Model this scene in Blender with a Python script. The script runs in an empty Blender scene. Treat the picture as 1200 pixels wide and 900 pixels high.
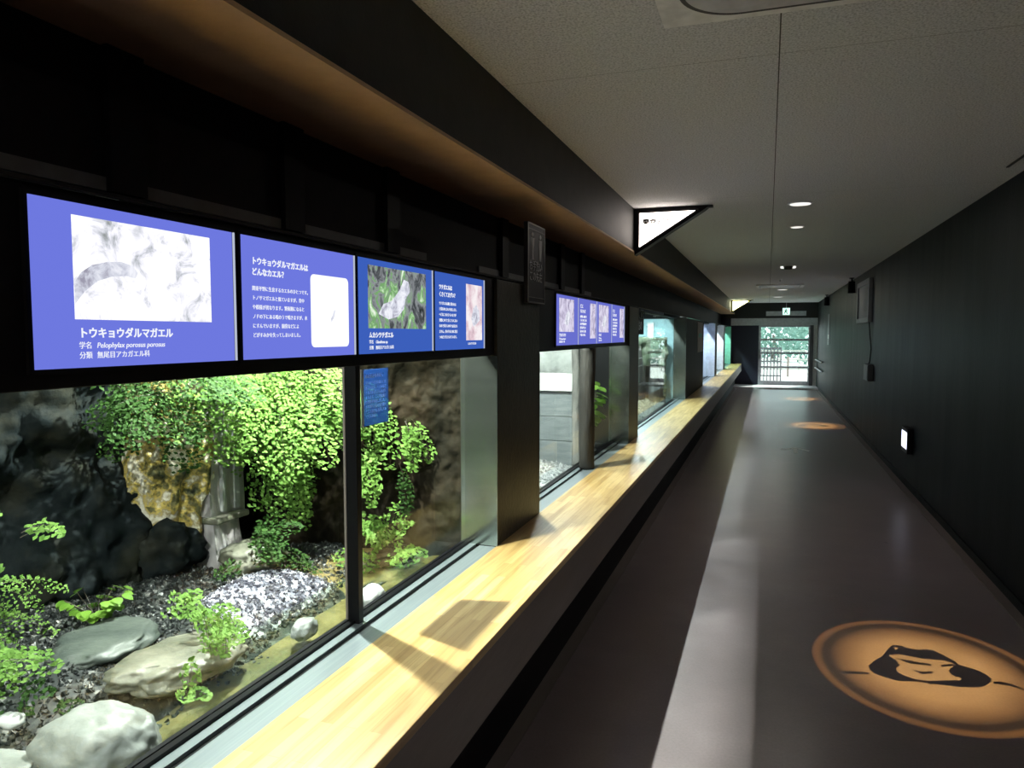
import bpy, bmesh, math, random
from mathutils import Vector, Matrix, Euler, noise
R = random.Random(7)
S = bpy.context.scene
COL = S.collection
pi = math.pi

# ------------------------------------------------------------------ materials
def newmat(name):
    m = bpy.data.materials.new(name); m.use_nodes = True
    nt = m.node_tree; nt.nodes.clear()
    out = nt.nodes.new('ShaderNodeOutputMaterial')
    return m, nt, out
def N(nt, typ, **kw):
    n = nt.nodes.new(typ)
    for k, v in kw.items():
        if k in n.inputs: n.inputs[k].default_value = v
        else: setattr(n, k, v)
    return n
def c4(c): return (c[0], c[1], c[2], 1.0)
def ramp(nt, fac, stops):
    r = nt.nodes.new('ShaderNodeValToRGB')
    el = r.color_ramp.elements
    while len(el) > 1: el.remove(el[-1])
    el[0].position, el[0].color = stops[0][0], c4(stops[0][1])
    for p, c in stops[1:]:
        e = el.new(p); e.color = c4(c)
    nt.links.new(fac, r.inputs['Fac'])
    return r.outputs['Color']
def noisy(name, stops, scale=8, rough=.6, bump=0, bscale=None, detail=6, metal=0, stretch=(1, 1, 1), spec=.5, voro=False, transl=0, rrange=None):
    m, nt, out = newmat(name)
    L = nt.links
    tc = N(nt, 'ShaderNodeTexCoord'); mp = N(nt, 'ShaderNodeMapping'); mp.inputs['Scale'].default_value = stretch
    L.new(tc.outputs['Object'], mp.inputs['Vector'])
    if voro:
        t = N(nt, 'ShaderNodeTexVoronoi', Scale=scale); fac = t.outputs['Color']
        sp = N(nt, 'ShaderNodeSeparateColor'); L.new(fac, sp.inputs[0]); fac = sp.outputs[0]
    else:
        t = N(nt, 'ShaderNodeTexNoise', Scale=scale, Detail=detail, Roughness=.6); fac = t.outputs['Fac']
    L.new(mp.outputs[0], t.inputs['Vector'])
    col = ramp(nt, fac, stops)
    b = N(nt, 'ShaderNodeBsdfPrincipled', Roughness=rough, Metallic=metal)
    b.inputs['Specular IOR Level'].default_value = spec
    L.new(col, b.inputs['Base Color'])
    if rrange:
        t3 = N(nt, 'ShaderNodeTexNoise', Scale=scale * .6, Detail=4); L.new(mp.outputs[0], t3.inputs['Vector'])
        mr = N(nt, 'ShaderNodeMapRange'); mr.inputs['To Min'].default_value = rrange[0]; mr.inputs['To Max'].default_value = rrange[1]
        L.new(t3.outputs['Fac'], mr.inputs['Value']); L.new(mr.outputs[0], b.inputs['Roughness'])
    if bump:
        t2 = N(nt, 'ShaderNodeTexNoise', Scale=bscale or scale * 4, Detail=6); L.new(mp.outputs[0], t2.inputs['Vector'])
        bp = N(nt, 'ShaderNodeBump', Strength=bump, Distance=.01); L.new(t2.outputs['Fac'], bp.inputs['Height']); L.new(bp.outputs[0], b.inputs['Normal'])
    sh = b.outputs[0]
    if transl:
        tr = N(nt, 'ShaderNodeBsdfTranslucent'); L.new(col, tr.inputs['Color'])
        mx = N(nt, 'ShaderNodeMixShader'); mx.inputs[0].default_value = transl
        L.new(sh, mx.inputs[1]); L.new(tr.outputs[0], mx.inputs[2]); sh = mx.outputs[0]
    L.new(sh, out.inputs['Surface'])
    return m
def plain(name, col, rough=.5, metal=0, spec=.5):
    k = .85
    return noisy(name, [(.35, [c * k for c in col]), (.65, [min(1, c * 1.08) for c in col])], 14, rough, metal=metal, spec=spec)
def emis(name, col, s=1):
    m, nt, out = newmat(name)
    e = N(nt, 'ShaderNodeEmission', Strength=s); e.inputs['Color'].default_value = c4(col)
    nt.links.new(e.outputs[0], out.inputs['Surface']); return m
def emis_noise(name, stops, scale, s=1, detail=6, dist=0, stretch=(1, 1, 1)):
    m, nt, out = newmat(name); L = nt.links
    tc = N(nt, 'ShaderNodeTexCoord'); mp = N(nt, 'ShaderNodeMapping'); mp.inputs['Scale'].default_value = stretch
    L.new(tc.outputs['Object'], mp.inputs['Vector'])
    t = N(nt, 'ShaderNodeTexNoise', Scale=scale, Detail=detail, Distortion=dist, Roughness=.65); L.new(mp.outputs[0], t.inputs['Vector'])
    e = N(nt, 'ShaderNodeEmission', Strength=s); L.new(ramp(nt, t.outputs['Fac'], stops), e.inputs['Color'])
    L.new(e.outputs[0], out.inputs['Surface']); return m
def glassmat(name, tint=(.93, .98, .95), ior=1.45, k=1.0, rough=0.0):
    m, nt, out = newmat(name); L = nt.links
    t = N(nt, 'ShaderNodeBsdfTransparent'); t.inputs['Color'].default_value = c4(tint)
    g = N(nt, 'ShaderNodeBsdfGlossy', Roughness=rough); g.inputs['Color'].default_value = (1, 1, 1, 1)
    f = N(nt, 'ShaderNodeFresnel', IOR=ior)
    ge = N(nt, 'ShaderNodeNewGeometry'); io = N(nt, 'ShaderNodeMapRange'); io.inputs['To Min'].default_value = ior; io.inputs['To Max'].default_value = 1 / ior
    L.new(ge.outputs['Backfacing'], io.inputs['Value']); L.new(io.outputs[0], f.inputs['IOR'])
    mu = N(nt, 'ShaderNodeMath', operation='MULTIPLY'); mu.inputs[1].default_value = k
    L.new(f.outputs[0], mu.inputs[0])
    mx = N(nt, 'ShaderNodeMixShader'); L.new(mu.outputs[0], mx.inputs[0]); L.new(t.outputs[0], mx.inputs[1]); L.new(g.outputs[0], mx.inputs[2])
    L.new(mx.outputs[0], out.inputs['Surface']); return m

def floor_mat():
    m, nt, out = newmat('floor_sheet'); L = nt.links
    tc = N(nt, 'ShaderNodeTexCoord')
    n1 = N(nt, 'ShaderNodeTexNoise', Scale=1.6, Detail=8, Roughness=.65); L.new(tc.outputs['Object'], n1.inputs['Vector'])
    col = ramp(nt, n1.outputs['Fac'], [(.3, (.22, .178, .184)), (.55, (.275, .222, .23)), (.75, (.33, .275, .285))])
    n2 = N(nt, 'ShaderNodeTexNoise', Scale=90, Detail=3); L.new(tc.outputs['Object'], n2.inputs['Vector'])
    mm = N(nt, 'ShaderNodeMixRGB', blend_type='MULTIPLY'); mm.inputs[0].default_value = .5
    L.new(col, mm.inputs[1]); L.new(ramp(nt, n2.outputs['Fac'], [(.3, (.72, .72, .72)), (.7, (1, 1, 1))]), mm.inputs[2])
    v = N(nt, 'ShaderNodeTexVoronoi', Scale=1.5); L.new(tc.outputs['Object'], v.inputs['Vector'])
    m2 = N(nt, 'ShaderNodeMixRGB', blend_type='MULTIPLY'); m2.inputs[0].default_value = 1
    L.new(mm.outputs[0], m2.inputs[1]); L.new(ramp(nt, v.outputs['Distance'], [(.0, (.3, .3, .3)), (.018, (.35, .35, .35)), (.024, (1, 1, 1))]), m2.inputs[2])
    b = N(nt, 'ShaderNodeBsdfPrincipled', Roughness=.42); L.new(m2.outputs[0], b.inputs['Base Color'])
    mr = N(nt, 'ShaderNodeMapRange'); mr.inputs['To Min'].default_value = .24; mr.inputs['To Max'].default_value = .40
    L.new(n1.outputs['Fac'], mr.inputs['Value']); L.new(mr.outputs[0], b.inputs['Roughness'])
    bp = N(nt, 'ShaderNodeBump', Strength=.12, Distance=.002); L.new(n2.outputs['Fac'], bp.inputs['Height']); L.new(bp.outputs[0], b.inputs['Normal'])
    L.new(b.outputs[0], out.inputs['Surface']); return m
def ceil_mat():
    m, nt, out = newmat('ceiling_board'); L = nt.links
    tc = N(nt, 'ShaderNodeTexCoord'); sx = N(nt, 'ShaderNodeSeparateXYZ'); L.new(tc.outputs['Object'], sx.inputs[0])
    n2 = N(nt, 'ShaderNodeTexNoise', Scale=130, Detail=4); L.new(tc.outputs['Object'], n2.inputs['Vector'])
    base = ramp(nt, n2.outputs['Fac'], [(.34, (.46, .47, .475)), (.5, (.72, .73, .735)), (.66, (.84, .85, .86))])
    def line(sock, off, period, w):
        a = N(nt, 'ShaderNodeMath', operation='SUBTRACT'); a.inputs[1].default_value = off - period / 2; L.new(sock, a.inputs[0])
        p = N(nt, 'ShaderNodeMath', operation='FLOORED_MODULO'); p.inputs[1].default_value = period; L.new(a.outputs[0], p.inputs[0])
        s = N(nt, 'ShaderNodeMath', operation='SUBTRACT'); s.inputs[1].default_value = period / 2; L.new(p.outputs[0], s.inputs[0])
        ab = N(nt, 'ShaderNodeMath', operation='ABSOLUTE'); L.new(s.outputs[0], ab.inputs[0])
        lt = N(nt, 'ShaderNodeMath', operation='LESS_THAN'); lt.inputs[1].default_value = w; L.new(ab.outputs[0], lt.inputs[0])
        return lt.outputs[0]
    l1 = line(sx.outputs['X'], .016, 20, .0022); l2 = line(sx.outputs['Y'], 2.77, 2.73, .0012)
    m1 = N(nt, 'ShaderNodeMixRGB'); L.new(l1, m1.inputs[0]); L.new(base, m1.inputs[1]); m1.inputs[2].default_value = (.07, .07, .06, 1)
    m2 = N(nt, 'ShaderNodeMixRGB'); L.new(l2, m2.inputs[0]); L.new(m1.outputs[0], m2.inputs[1]); m2.inputs[2].default_value = (.2, .2, .18, 1)
    b = N(nt, 'ShaderNodeBsdfPrincipled', Roughness=.85); L.new(m2.outputs[0], b.inputs['Base Color'])
    bp = N(nt, 'ShaderNodeBump', Strength=.3, Distance=.003); L.new(n2.outputs['Fac'], bp.inputs['Height']); L.new(bp.outputs[0], b.inputs['Normal'])
    L.new(b.outputs[0], out.inputs['Surface']); return m
def wood_mat():
    m, nt, out = newmat('laminated_wood'); L = nt.links
    tc = N(nt, 'ShaderNodeTexCoord'); mp = N(nt, 'ShaderNodeMapping'); mp.inputs['Rotation'].default_value = (0, 0, pi / 2)
    L.new(tc.outputs['Object'], mp.inputs['Vector'])
    br = N(nt, 'ShaderNodeTexBrick', Scale=1.0); br.offset = .37
    br.inputs['Color1'].default_value = (.42, .265, .095, 1); br.inputs['Color2'].default_value = (.60, .43, .19, 1); br.inputs['Mortar'].default_value = (.38, .24, .09, 1)
    br.inputs['Mortar Size'].default_value = .0006; br.inputs['Brick Width'].default_value = .42; br.inputs['Row Height'].default_value = .032; br.inputs['Bias'].default_value = 0
    L.new(mp.outputs[0], br.inputs['Vector'])
    mp2 = N(nt, 'ShaderNodeMapping'); mp2.inputs['Scale'].default_value = (60, 3, 60); L.new(tc.outputs['Object'], mp2.inputs['Vector'])
    n = N(nt, 'ShaderNodeTexNoise', Scale=1, Detail=6, Distortion=.6); L.new(mp2.outputs[0], n.inputs['Vector'])
    mm = N(nt, 'ShaderNodeMixRGB', blend_type='MULTIPLY'); mm.inputs[0].default_value = .8
    L.new(br.outputs['Color'], mm.inputs[1]); L.new(ramp(nt, n.outputs['Fac'], [(.3, (.68, .58, .45)), (.55, (1, 1, 1)), (.8, (1.0, .93, .8))]), mm.inputs[2])
    b = N(nt, 'ShaderNodeBsdfPrincipled', Roughness=.38); L.new(mm.outputs[0], b.inputs['Base Color'])
    L.new(b.outputs[0], out.inputs['Surface']); return m

M = {}
M['floor'] = floor_mat(); M['ceiling'] = ceil_mat(); M['wood'] = wood_mat()
M['dwall'] = noisy('dark_painted_wall', [(.3, (.005, .0075, .008)), (.7, (.010, .014, .015))], 3, .45, .15, 40, stretch=(1, 2.2, .5), rrange=(.42, .55), spec=.14)
M['lwall'] = noisy('dark_left_wall', [(.3, (.007, .007, .009)), (.7, (.012, .012, .014))], 5, .6, .1, 60, spec=.2)
M['fascia'] = noisy('dark_fascia_paint', [(.3, (.022, .023, .020)), (.7, (.034, .034, .03))], 9, .6, .1, 80, spec=.25)
M['soffit'] = noisy('soffit_wood_bounce_brown', [(.3, (.52, .34, .20)), (.7, (.60, .40, .24))], 12, .7, .1, 90)  # brown of light bounced off the wood is painted into the soffit
M['front'] = noisy('grey_brown_board', [(.3, (.16, .13, .12)), (.7, (.21, .175, .16))], 6, .5, .15, 50, stretch=(1, .2, 1))
M['pillar'] = noisy('dark_bronze_pillar', [(.3, (.014, .012, .008)), (.7, (.034, .028, .017))], 14, .42, .2, 50, spec=.25)
M['black'] = plain('black_metal', (.006, .006, .008), .45, spec=.15)
M['blackp'] = plain('black_plastic', (.02, .02, .022), .5)
M['steel'] = noisy('brushed_steel', [(.3, (.34, .38, .34)), (.7, (.42, .46, .42))], 3, .2, .03, 60, metal=.95, stretch=(1, 1, 6), rrange=(.12, .2))
M['sill'] = noisy('sill_steel', [(.3, (.20, .24, .26)), (.7, (.27, .31, .33))], 3, .35, metal=.35, stretch=(40, 1, 40))
M['glass'] = glassmat('window_glass', k=.5)
M['rim'] = plain('pale_bezel', (.6, .62, .65), .4)
M['rock'] = noisy('dark_wet_rock', [(.3, (.003, .006, .008)), (.5, (.009, .013, .014)), (.68, (.024, .024, .017)), (.85, (.03, .045, .018))], 5, .7, 1.0, 18, spec=.12)
M['rockb'] = noisy('brown_wet_rock', [(.3, (.006, .006, .004)), (.5, (.015, .012, .007)), (.65, (.028, .020, .012)), (.8, (.012, .020, .006))], 6, .75, 1.0, 20, spec=.08)
M['moss'] = noisy('mossy_pale_rock', [(.32, (.02, .03, .012)), (.42, (.16, .14, .05)), (.48, (.55, .40, .09)), (.53, (.36, .30, .16)), (.60, (.75, .68, .55)), (.70, (.85, .82, .76))], 16, .7, 1.0, 50)
M['stone'] = noisy('pale_grey_stone', [(.3, (.10, .112, .10)), (.5, (.20, .215, .20)), (.7, (.30, .315, .315))], 5, .5, .5, 26)
M['stoneg'] = noisy('grey_green_stone', [(.3, (.05, .06, .04)), (.5, (.12, .12, .09)), (.7, (.22, .215, .17))], 7, .5, .6, 22)
M['stonew'] = noisy('white_stone', [(.3, (.3, .31, .31)), (.7, (.48, .49, .49))], 8, .5, .3, 20)
M['stoned'] = noisy('dark_slate_stone', [(.3, (.03, .04, .037)), (.7, (.085, .10, .085))], 7, .5, .5, 22)
M['gravel'] = noisy('dark_gravel', [(.0, (.006, .008, .009)), (.45, (.018, .022, .022)), (.85, (.045, .05, .048)), (.97, (.20, .20, .19))], 62, .45, voro=True)
M['gravelw'] = noisy('pale_gravel', [(.0, (.03, .03, .045)), (.5, (.10, .10, .13)), (.8, (.3, .3, .36)), (1, (.8, .8, .88))], 60, .35, voro=True)
M['gravelx'] = noisy('white_gravel', [(.0, (.12, .13, .13)), (.4, (.33, .34, .34)), (1, (.6, .61, .6))], 50, .5, voro=True)
M['bed'] = noisy('channel_bed', [(.3, (.05, .06, .018)), (.5, (.17, .13, .045)), (.7, (.30, .23, .10)), (.85, (.12, .16, .05))], 7, .6, .5, 30)
M['water'] = glassmat('stream_water', (.80, .86, .78), 1.33, 1.0, .05)
M['slab'] = noisy('wet_grey_slab', [(.3, (.26, .24, .25)), (.55, (.40, .37, .38)), (.75, (.62, .6, .62))], 5, .35, .2, 20, stretch=(2, 2, .4))
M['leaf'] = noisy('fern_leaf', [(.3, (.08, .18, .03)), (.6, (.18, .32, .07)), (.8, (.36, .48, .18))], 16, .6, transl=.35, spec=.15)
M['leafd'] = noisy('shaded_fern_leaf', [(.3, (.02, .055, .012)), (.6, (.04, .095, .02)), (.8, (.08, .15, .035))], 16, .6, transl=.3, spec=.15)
M['leafb'] = noisy('broad_leaf', [(.3, (.08, .20, .02)), (.7, (.2, .36, .05))], 9, .4, transl=.35)
M['stem'] = plain('fern_stem', (.03, .022, .012), .5)
M['timber'] = noisy('grey_plank', [(.3, (.16, .185, .19)), (.7, (.26, .285, .285))], 6, .6, .3, 30, stretch=(1, .3, 6))
M['bark'] = noisy('dark_bark', [(.3, (.012, .011, .009)), (.7, (.05, .045, .036))], 12, .7, 1, 30, stretch=(1, 1, .25))
M['barkl'] = noisy('pale_bark', [(.3, (.10, .10, .09)), (.7, (.32, .31, .28))], 12, .7, 1, 30, stretch=(1, 1, .35))
M['plaster'] = noisy('pale_mottled_rock', [(.35, (.30, .32, .30)), (.5, (.55, .58, .55)), (.7, (.75, .78, .75))], 4, .8, .6, 12)
M['mossbank'] = noisy('mossy_bank', [(.32, (.035, .05, .03)), (.48, (.11, .14, .085)), (.6, (.24, .25, .20)), (.72, (.32, .33, .29))], 5, .8, .8, 14)
M['jambl'] = plain('lavender_light_jamb', (.60, .66, .80), .5); M['jambt'] = plain('pale_teal_jamb', (.25, .58, .48), .5)  # lavender tank light is painted into the jamb colour
M['sky_panel'] = plain('pale_blue_backdrop', (.42, .66, .72), .7)
M['teal_panel'] = plain('teal_backdrop', (.25, .55, .46), .7)
M['lav_panel'] = plain('lavender_backdrop', (.62, .68, .85), .7)
M['white'] = plain('white_paint', (.75, .75, .73), .5)
M['acwhite'] = plain('ceiling_unit_plastic', (.92, .92, .90), .6)
M['acgrey'] = plain('ceiling_unit_centre', (.58, .58, .62), .5)
M['grey'] = plain('grey_paint', (.25, .25, .27), .5)
M['greyd'] = plain('dark_grey_aluminium', (.11, .11, .12), .45)
M['alum'] = plain('pale_aluminium', (.5, .5, .55), .4, .2)
M['navy'] = plain('navy_panel', (.012, .012, .035), .6)
M['cream'] = plain('cream_floor_strip', (.7, .68, .72), .6)
M['scr_violet'] = emis('screen_violet_blue', (.155, .19, .74), 1.0)
M['scr_blue'] = emis('screen_blue', (.045, .115, .50), 1.0)
M['scr_mid'] = emis('screen_mid_blue', (.14, .16, .62), 1.0)
M['glow_white'] = emis('screen_white', (.95, .97, 1.0), 1.15)
M['edge_glint'] = emis('painted_edge_glint', (.6, .66, .8), .8)
M['lbox'] = emis('light_box_white', (1, .88, .80), 7.0)
M['lboxy'] = emis('light_box_yellow', (1, .98, .60), 12.0)
M['yellowedge'] = emis('yellow_light_edge', (.75, .72, .05), 1.3)
M['exitg'] = emis('exit_lit', (.6, 1, .85), 1.6)
M['exitd'] = plain('exit_green', (.02, .3, .15), .5)
M['lamp'] = emis('guide_lamp', (.75, .78, 1.0), 2.5)
M['lampw'] = emis('downlight_disc', (1, .98, .93), 1.1)
M['tube'] = emis('tank_tube', (.85, 1, 1), 2.0)
M['pic_pale'] = emis_noise('pale_photo', [(.30, (.28, .30, .30)), (.38, (.55, .57, .62)), (.45, (.85, .85, .92)), (.52, (1.05, 1.05, 1.05))], 17, 1.1, 12, .8)
M['pic_green'] = emis_noise('green_photo', [(.34, (.015, .02, .02)), (.44, (.10, .11, .12)), (.50, (.30, .32, .34)), (.56, (.16, .38, .12)), (.62, (.45, .70, .40)), (.70, (.9, .95, .85))], 16, 1, 9, 1.2, (1, 1, .6))
M['pic_pink'] = emis_noise('pink_photo', [(.3, (.35, .3, .34)), (.45, (.75, .55, .62)), (.6, (.95, .88, .9))], 12, 1, 5, .5)
M['pic_lav'] = emis_noise('lavender_photo', [(.3, (.12, .12, .25)), (.42, (.5, .45, .62)), (.55, (.80, .75, .95)), (.7, (.9, .88, 1))], 14, .9, 9, 1)
M['pic_blob'] = emis_noise('grey_photo_subject', [(.35, (.34, .33, .42)), (.48, (.66, .68, .78)), (.6, (.92, .93, 1))], 26, 1, 9, .8)
M['text'] = emis('text_white', (.9, .93, 1), 1.0)
M['ink'] = plain('dark_ink', (.02, .02, .02), .6)
M['paint'] = plain('pale_sign_print', (.6, .6, .65), .6)
def acrylic():
    m = noisy('blue_acrylic', [(.3, (.04, .10, .24)), (.7, (.05, .12, .27))], 5, .35, transl=.4)
    nt = m.node_tree; out = [n for n in nt.nodes if n.type == 'OUTPUT_MATERIAL'][0]; src = out.inputs['Surface'].links[0].from_socket
    t = N(nt, 'ShaderNodeBsdfTransparent'); t.inputs['Color'].default_value = (.35, .5, .85, 1)
    mx = N(nt, 'ShaderNodeMixShader'); mx.inputs[0].default_value = .5; nt.links.new(src, mx.inputs[1]); nt.links.new(t.outputs[0], mx.inputs[2]); nt.links.new(mx.outputs[0], out.inputs['Surface']); return m
M['signblue'] = acrylic()
M['signtext'] = plain('pale_print', (.75, .82, .9), .5)
M['signedge'] = plain('white_acrylic_edge', (.8, .85, .9), .3)
M['signdark'] = plain('dark_sign_board', (.012, .011, .02), .5, spec=.2)
M['arrow'] = plain('white_floor_print', (.93, .90, .86), .5)
M['ground'] = plain('sunlit_paving', (.62, .60, .58), .9)
M['foliage'] = noisy('tree_foliage', [(.3, (.12, .24, .20)), (.7, (.30, .46, .40))], 3, .7, transl=.3)
M['trunk'] = plain('tree_trunk', (.22, .17, .15), .8)
M['cork'] = plain('pale_cork', (.42, .40, .36), .7)
M['paper'] = plain('paper_sheet', (.20, .20, .19), .7)

# ------------------------------------------------------------------ helpers
def link(name, bm, mats, parent=None, smooth=False, kind=None):
    me = bpy.data.meshes.new(name)
    bmesh.ops.recalc_face_normals(bm, faces=bm.faces)
    bm.to_mesh(me); bm.free()
    if not isinstance(mats, (list, tuple)): mats = [mats]
    for m in mats: me.materials.append(M[m] if isinstance(m, str) else m)
    if smooth:
        for p in me.polygons: p.use_smooth = True
    o = bpy.data.objects.new(name, me); COL.objects.link(o)
    if parent: o.parent = parent
    if kind: o['kind'] = kind
    return o
def tag(o, label, cat, group=None, kind=None):
    o['label'] = label; o['category'] = cat
    if group: o['group'] = group
    if kind: o['kind'] = kind
    return o
def empty(name, label, cat, loc=(0, 0, 0), group=None):
    o = bpy.data.objects.new(name, None); COL.objects.link(o); o.location = loc; o.empty_display_size = .1
    return tag(o, label, cat, group)
def box(bm, x0, x1, y0, y1, z0, z1, bevel=0, mi=0, off=(0, 0, 0)):
    vs = [bm.verts.new((x - off[0], y - off[1], z - off[2])) for x in (x0, x1) for y in (y0, y1) for z in (z0, z1)]
    fs = [(0, 1, 3, 2), (4, 6, 7, 5), (0, 4, 5, 1), (2, 3, 7, 6), (0, 2, 6, 4), (1, 5, 7, 3)]
    faces = [bm.faces.new([vs[i] for i in f]) for f in fs]
    for f in faces: f.material_index = mi
    if bevel:
        ed = list({e for f in faces for e in f.edges})
        r = bmesh.ops.bevel(bm, geom=ed, offset=bevel, segments=2, affect='EDGES', profile=.5)
        for f in r['faces']: f.material_index = mi
def bobj(name, b, mat, parent=None, bevel=0, kind=None):
    bm = bmesh.new(); off = parent.location if parent else (0, 0, 0)
    box(bm, *b, bevel=bevel, off=off); return link(name, bm, mat, parent, kind=kind)
def tube(bm, pts, r, n=8, mi=0, r1=None):
    rings = []
    pts = [Vector(p) for p in pts]
    for i, p in enumerate(pts):
        d = (pts[min(i + 1, len(pts) - 1)] - pts[max(i - 1, 0)]).normalized()
        a = d.cross(Vector((0, 0, 1)) if abs(d.z) < .9 else Vector((1, 0, 0))).normalized(); b = d.cross(a)
        rr = r if r1 is None else r + (r1 - r) * i / (len(pts) - 1)
        rings.append([bm.verts.new(p + (a * math.cos(2 * pi * k / n) + b * math.sin(2 * pi * k / n)) * rr) for k in range(n)])
    for A, B in zip(rings, rings[1:]):
        for k in range(n):
            f = bm.faces.new((A[k], A[(k + 1) % n], B[(k + 1) % n], B[k])); f.material_index = mi
    bm.faces.new(rings[0]).material_index = mi; bm.faces.new(rings[-1]).material_index = mi
def disc(bm, cx, cy, z0, z1, r, n=32, r1=None, off=(0, 0, 0)):
    r1 = r if r1 is None else r1
    A = [bm.verts.new((cx + r * math.cos(2 * pi * k / n) - off[0], cy + r * math.sin(2 * pi * k / n) - off[1], z0 - off[2])) for k in range(n)]
    B = [bm.verts.new((cx + r1 * math.cos(2 * pi * k / n) - off[0], cy + r1 * math.sin(2 * pi * k / n) - off[1], z1 - off[2])) for k in range(n)]
    for k in range(n): bm.faces.new((A[k], A[(k + 1) % n], B[(k + 1) % n], B[k]))
    bm.faces.new(A); bm.faces.new(B)
def prism(bm, poly, axis, a0, a1, off=(0, 0, 0)):
    """poly of 2D points extruded along axis ('x': poly is (y,z); 'y': (x,z); 'z': (x,y))"""
    def P(p, a):
        v = {'x': (a, p[0], p[1]), 'y': (p[0], a, p[1]), 'z': (p[0], p[1], a)}[axis]
        return (v[0] - off[0], v[1] - off[1], v[2] - off[2])
    A = [bm.verts.new(P(p, a0)) for p in poly]; B = [bm.verts.new(P(p, a1)) for p in poly]
    n = len(poly)
    for k in range(n): bm.faces.new((A[k], A[(k + 1) % n], B[(k + 1) % n], B[k]))
    bm.faces.new(A); bm.faces.new(B)
def rounded(y0, y1, z0, z1, r, n=5):
    out = []
    for cx, cy, a in ((y1 - r, z1 - r, 0), (y0 + r, z1 - r, pi / 2), (y0 + r, z0 + r, pi), (y1 - r, z0 + r, 1.5 * pi)):
        for k in range(n + 1):
            t = a + pi / 2 * k / n; out.append((cx + r * math.cos(t), cy + r * math.sin(t)))
    return out
def text(body, loc, size, mat, parent=None, rot=(pi / 2, 0, pi / 2), spacing=1.0, name='lettering', depth=.0004, sx=1.0, align='LEFT', shear=0, line=1.0, bold=0):
    cu = bpy.data.curves.new(name, 'FONT'); cu.body = body; cu.size = size; cu.extrude = depth; cu.space_character = spacing
    cu.align_x = align; cu.shear = shear; cu.space_line = line; cu.offset = bold
    cu.resolution_u = 3
    cu.materials.append(M[mat])
    o = bpy.data.objects.new(name, cu); COL.objects.link(o)
    p = Vector(loc) - (parent.location if parent else Vector((0, 0, 0)))
    o.location = p; o.rotation_euler = rot; o.scale = (sx, 1, 1)
    if parent: o.parent = parent
    return o

def blob(name, c, s, seed, mat, label=None, cat=None, sub=4, amp=.22, freq=1.6, rotz=0, flat=None, group=None, tilt=0):
    bm = bmesh.new(); bmesh.ops.create_icosphere(bm, subdivisions=sub, radius=1)
    sv = Vector((seed * 3.1, seed * 1.7, seed * .9))
    for v in bm.verts:
        d = v.co.normalized()
        k = 1 + amp * noise.fractal(d * freq + sv, 1.0, 2.0, 4) 
        # facet
        k2 = min(1.0, .86 / max(1e-3, max(abs(d.dot(Vector(q).normalized())) for q in ((1, .3, .2), (-.3, 1, .1), (.1, -.2, 1), (.7, -.7, .4)))))
        v.co = d * k * (.55 + .45 * k2)
        if flat is not None and v.co.z > flat: v.co.z = flat + (v.co.z - flat) * .25
    for v in bm.verts:
        v.co = Vector((v.co.x * s[0], v.co.y * s[1], v.co.z * s[2]))
    o = link(name, bm, mat, smooth=True)
    o.location = c; o.rotation_euler = (tilt, 0, rotz)
    if label: tag(o, label, cat, group)
    return o

# ================================================================== SETTING
Y0, YE = -4.5, 24.0
XR, ZC = 1.41, 2.57
bobj('floor', (-1.1, 1.62, Y0, YE, -.12, 0), 'floor', kind='structure')
bobj('ceiling', (-1.05, 1.6, Y0, YE, ZC, ZC + .1), 'ceiling', kind='structure')
bobj('wall_right', (XR, XR + .15, Y0, YE + .2, 0, ZC), 'dwall', kind='structure')
bobj('wall_back', (-3.2, 1.6, Y0 - .15, Y0, 0, ZC), 'dwall', kind='structure')
bobj('trim_1', (1.335, XR, Y0, YE, 0, .012), 'front', kind='structure')            # floor strip along right wall
bobj('baseboard_right', (XR - .012, XR, Y0, YE, .012, .07), 'dwall', kind='structure')
bobj('trim_2', (-.95, -.885, Y0, YE, 0, .006), 'front', kind='structure')          # floor strip below the ledge
# left: base below ledge, fascia, soffit, upper back wall
bobj('wall_left', (-1.10, -.95, Y0, YE, 0, .475), 'lwall', kind='structure')
bobj('trim_3', (-1.05, -1.0, Y0, YE, 2.24, ZC + .05), 'fascia', kind='structure')
bobj('trim_4', (-1.40, -1.0, Y0, YE, 2.235, 2.24), 'soffit', kind='structure')
bobj('trim_5', (-1.0, -.994, Y0, YE, 2.235, 2.247), 'soffit', kind='structure')    # pale lip of the soffit
bobj('wall_left', (-1.403, -1.40, Y0, YE, 1.911, 2.30), 'lwall', kind='structure')
bobj('wall_left', (-1.44, -1.403, Y0, YE, 2.20, 2.75), 'lwall', kind='structure')
# pillars of the window wall: (y0,y1)
pillars = [(-4.5, -3.9), (2.885, 3.49), (6.0, 6.45), (10.4, 13.35), (16.3, 17.0), (19.5, 20.2), (23.4, 24.0)]
for a, b in pillars:
    bm = bmesh.new(); box(bm, -1.24, -1.07, a, b, .475, 1.83, bevel=.003)
    link('wall_left', bm, 'pillar' if a < 7 else 'lwall', kind='structure')
# header above windows 3.. (flush)
for a, b in ((6.45, 10.4), (13.35, 16.3), (17.0, 19.5), (20.2, 23.4)):
    pass
bm = bmesh.new(); prism(bm, [(-1.403, 1.912), (-1.403, 1.918), (-1.07, 1.842), (-1.07, 1.836), (-1.085, 1.836)], 'y', Y0, YE); link('wall_left', bm, 'lwall', kind='structure')   # unseen lid added over the window recesses, keeps tank light from leaking up
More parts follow.
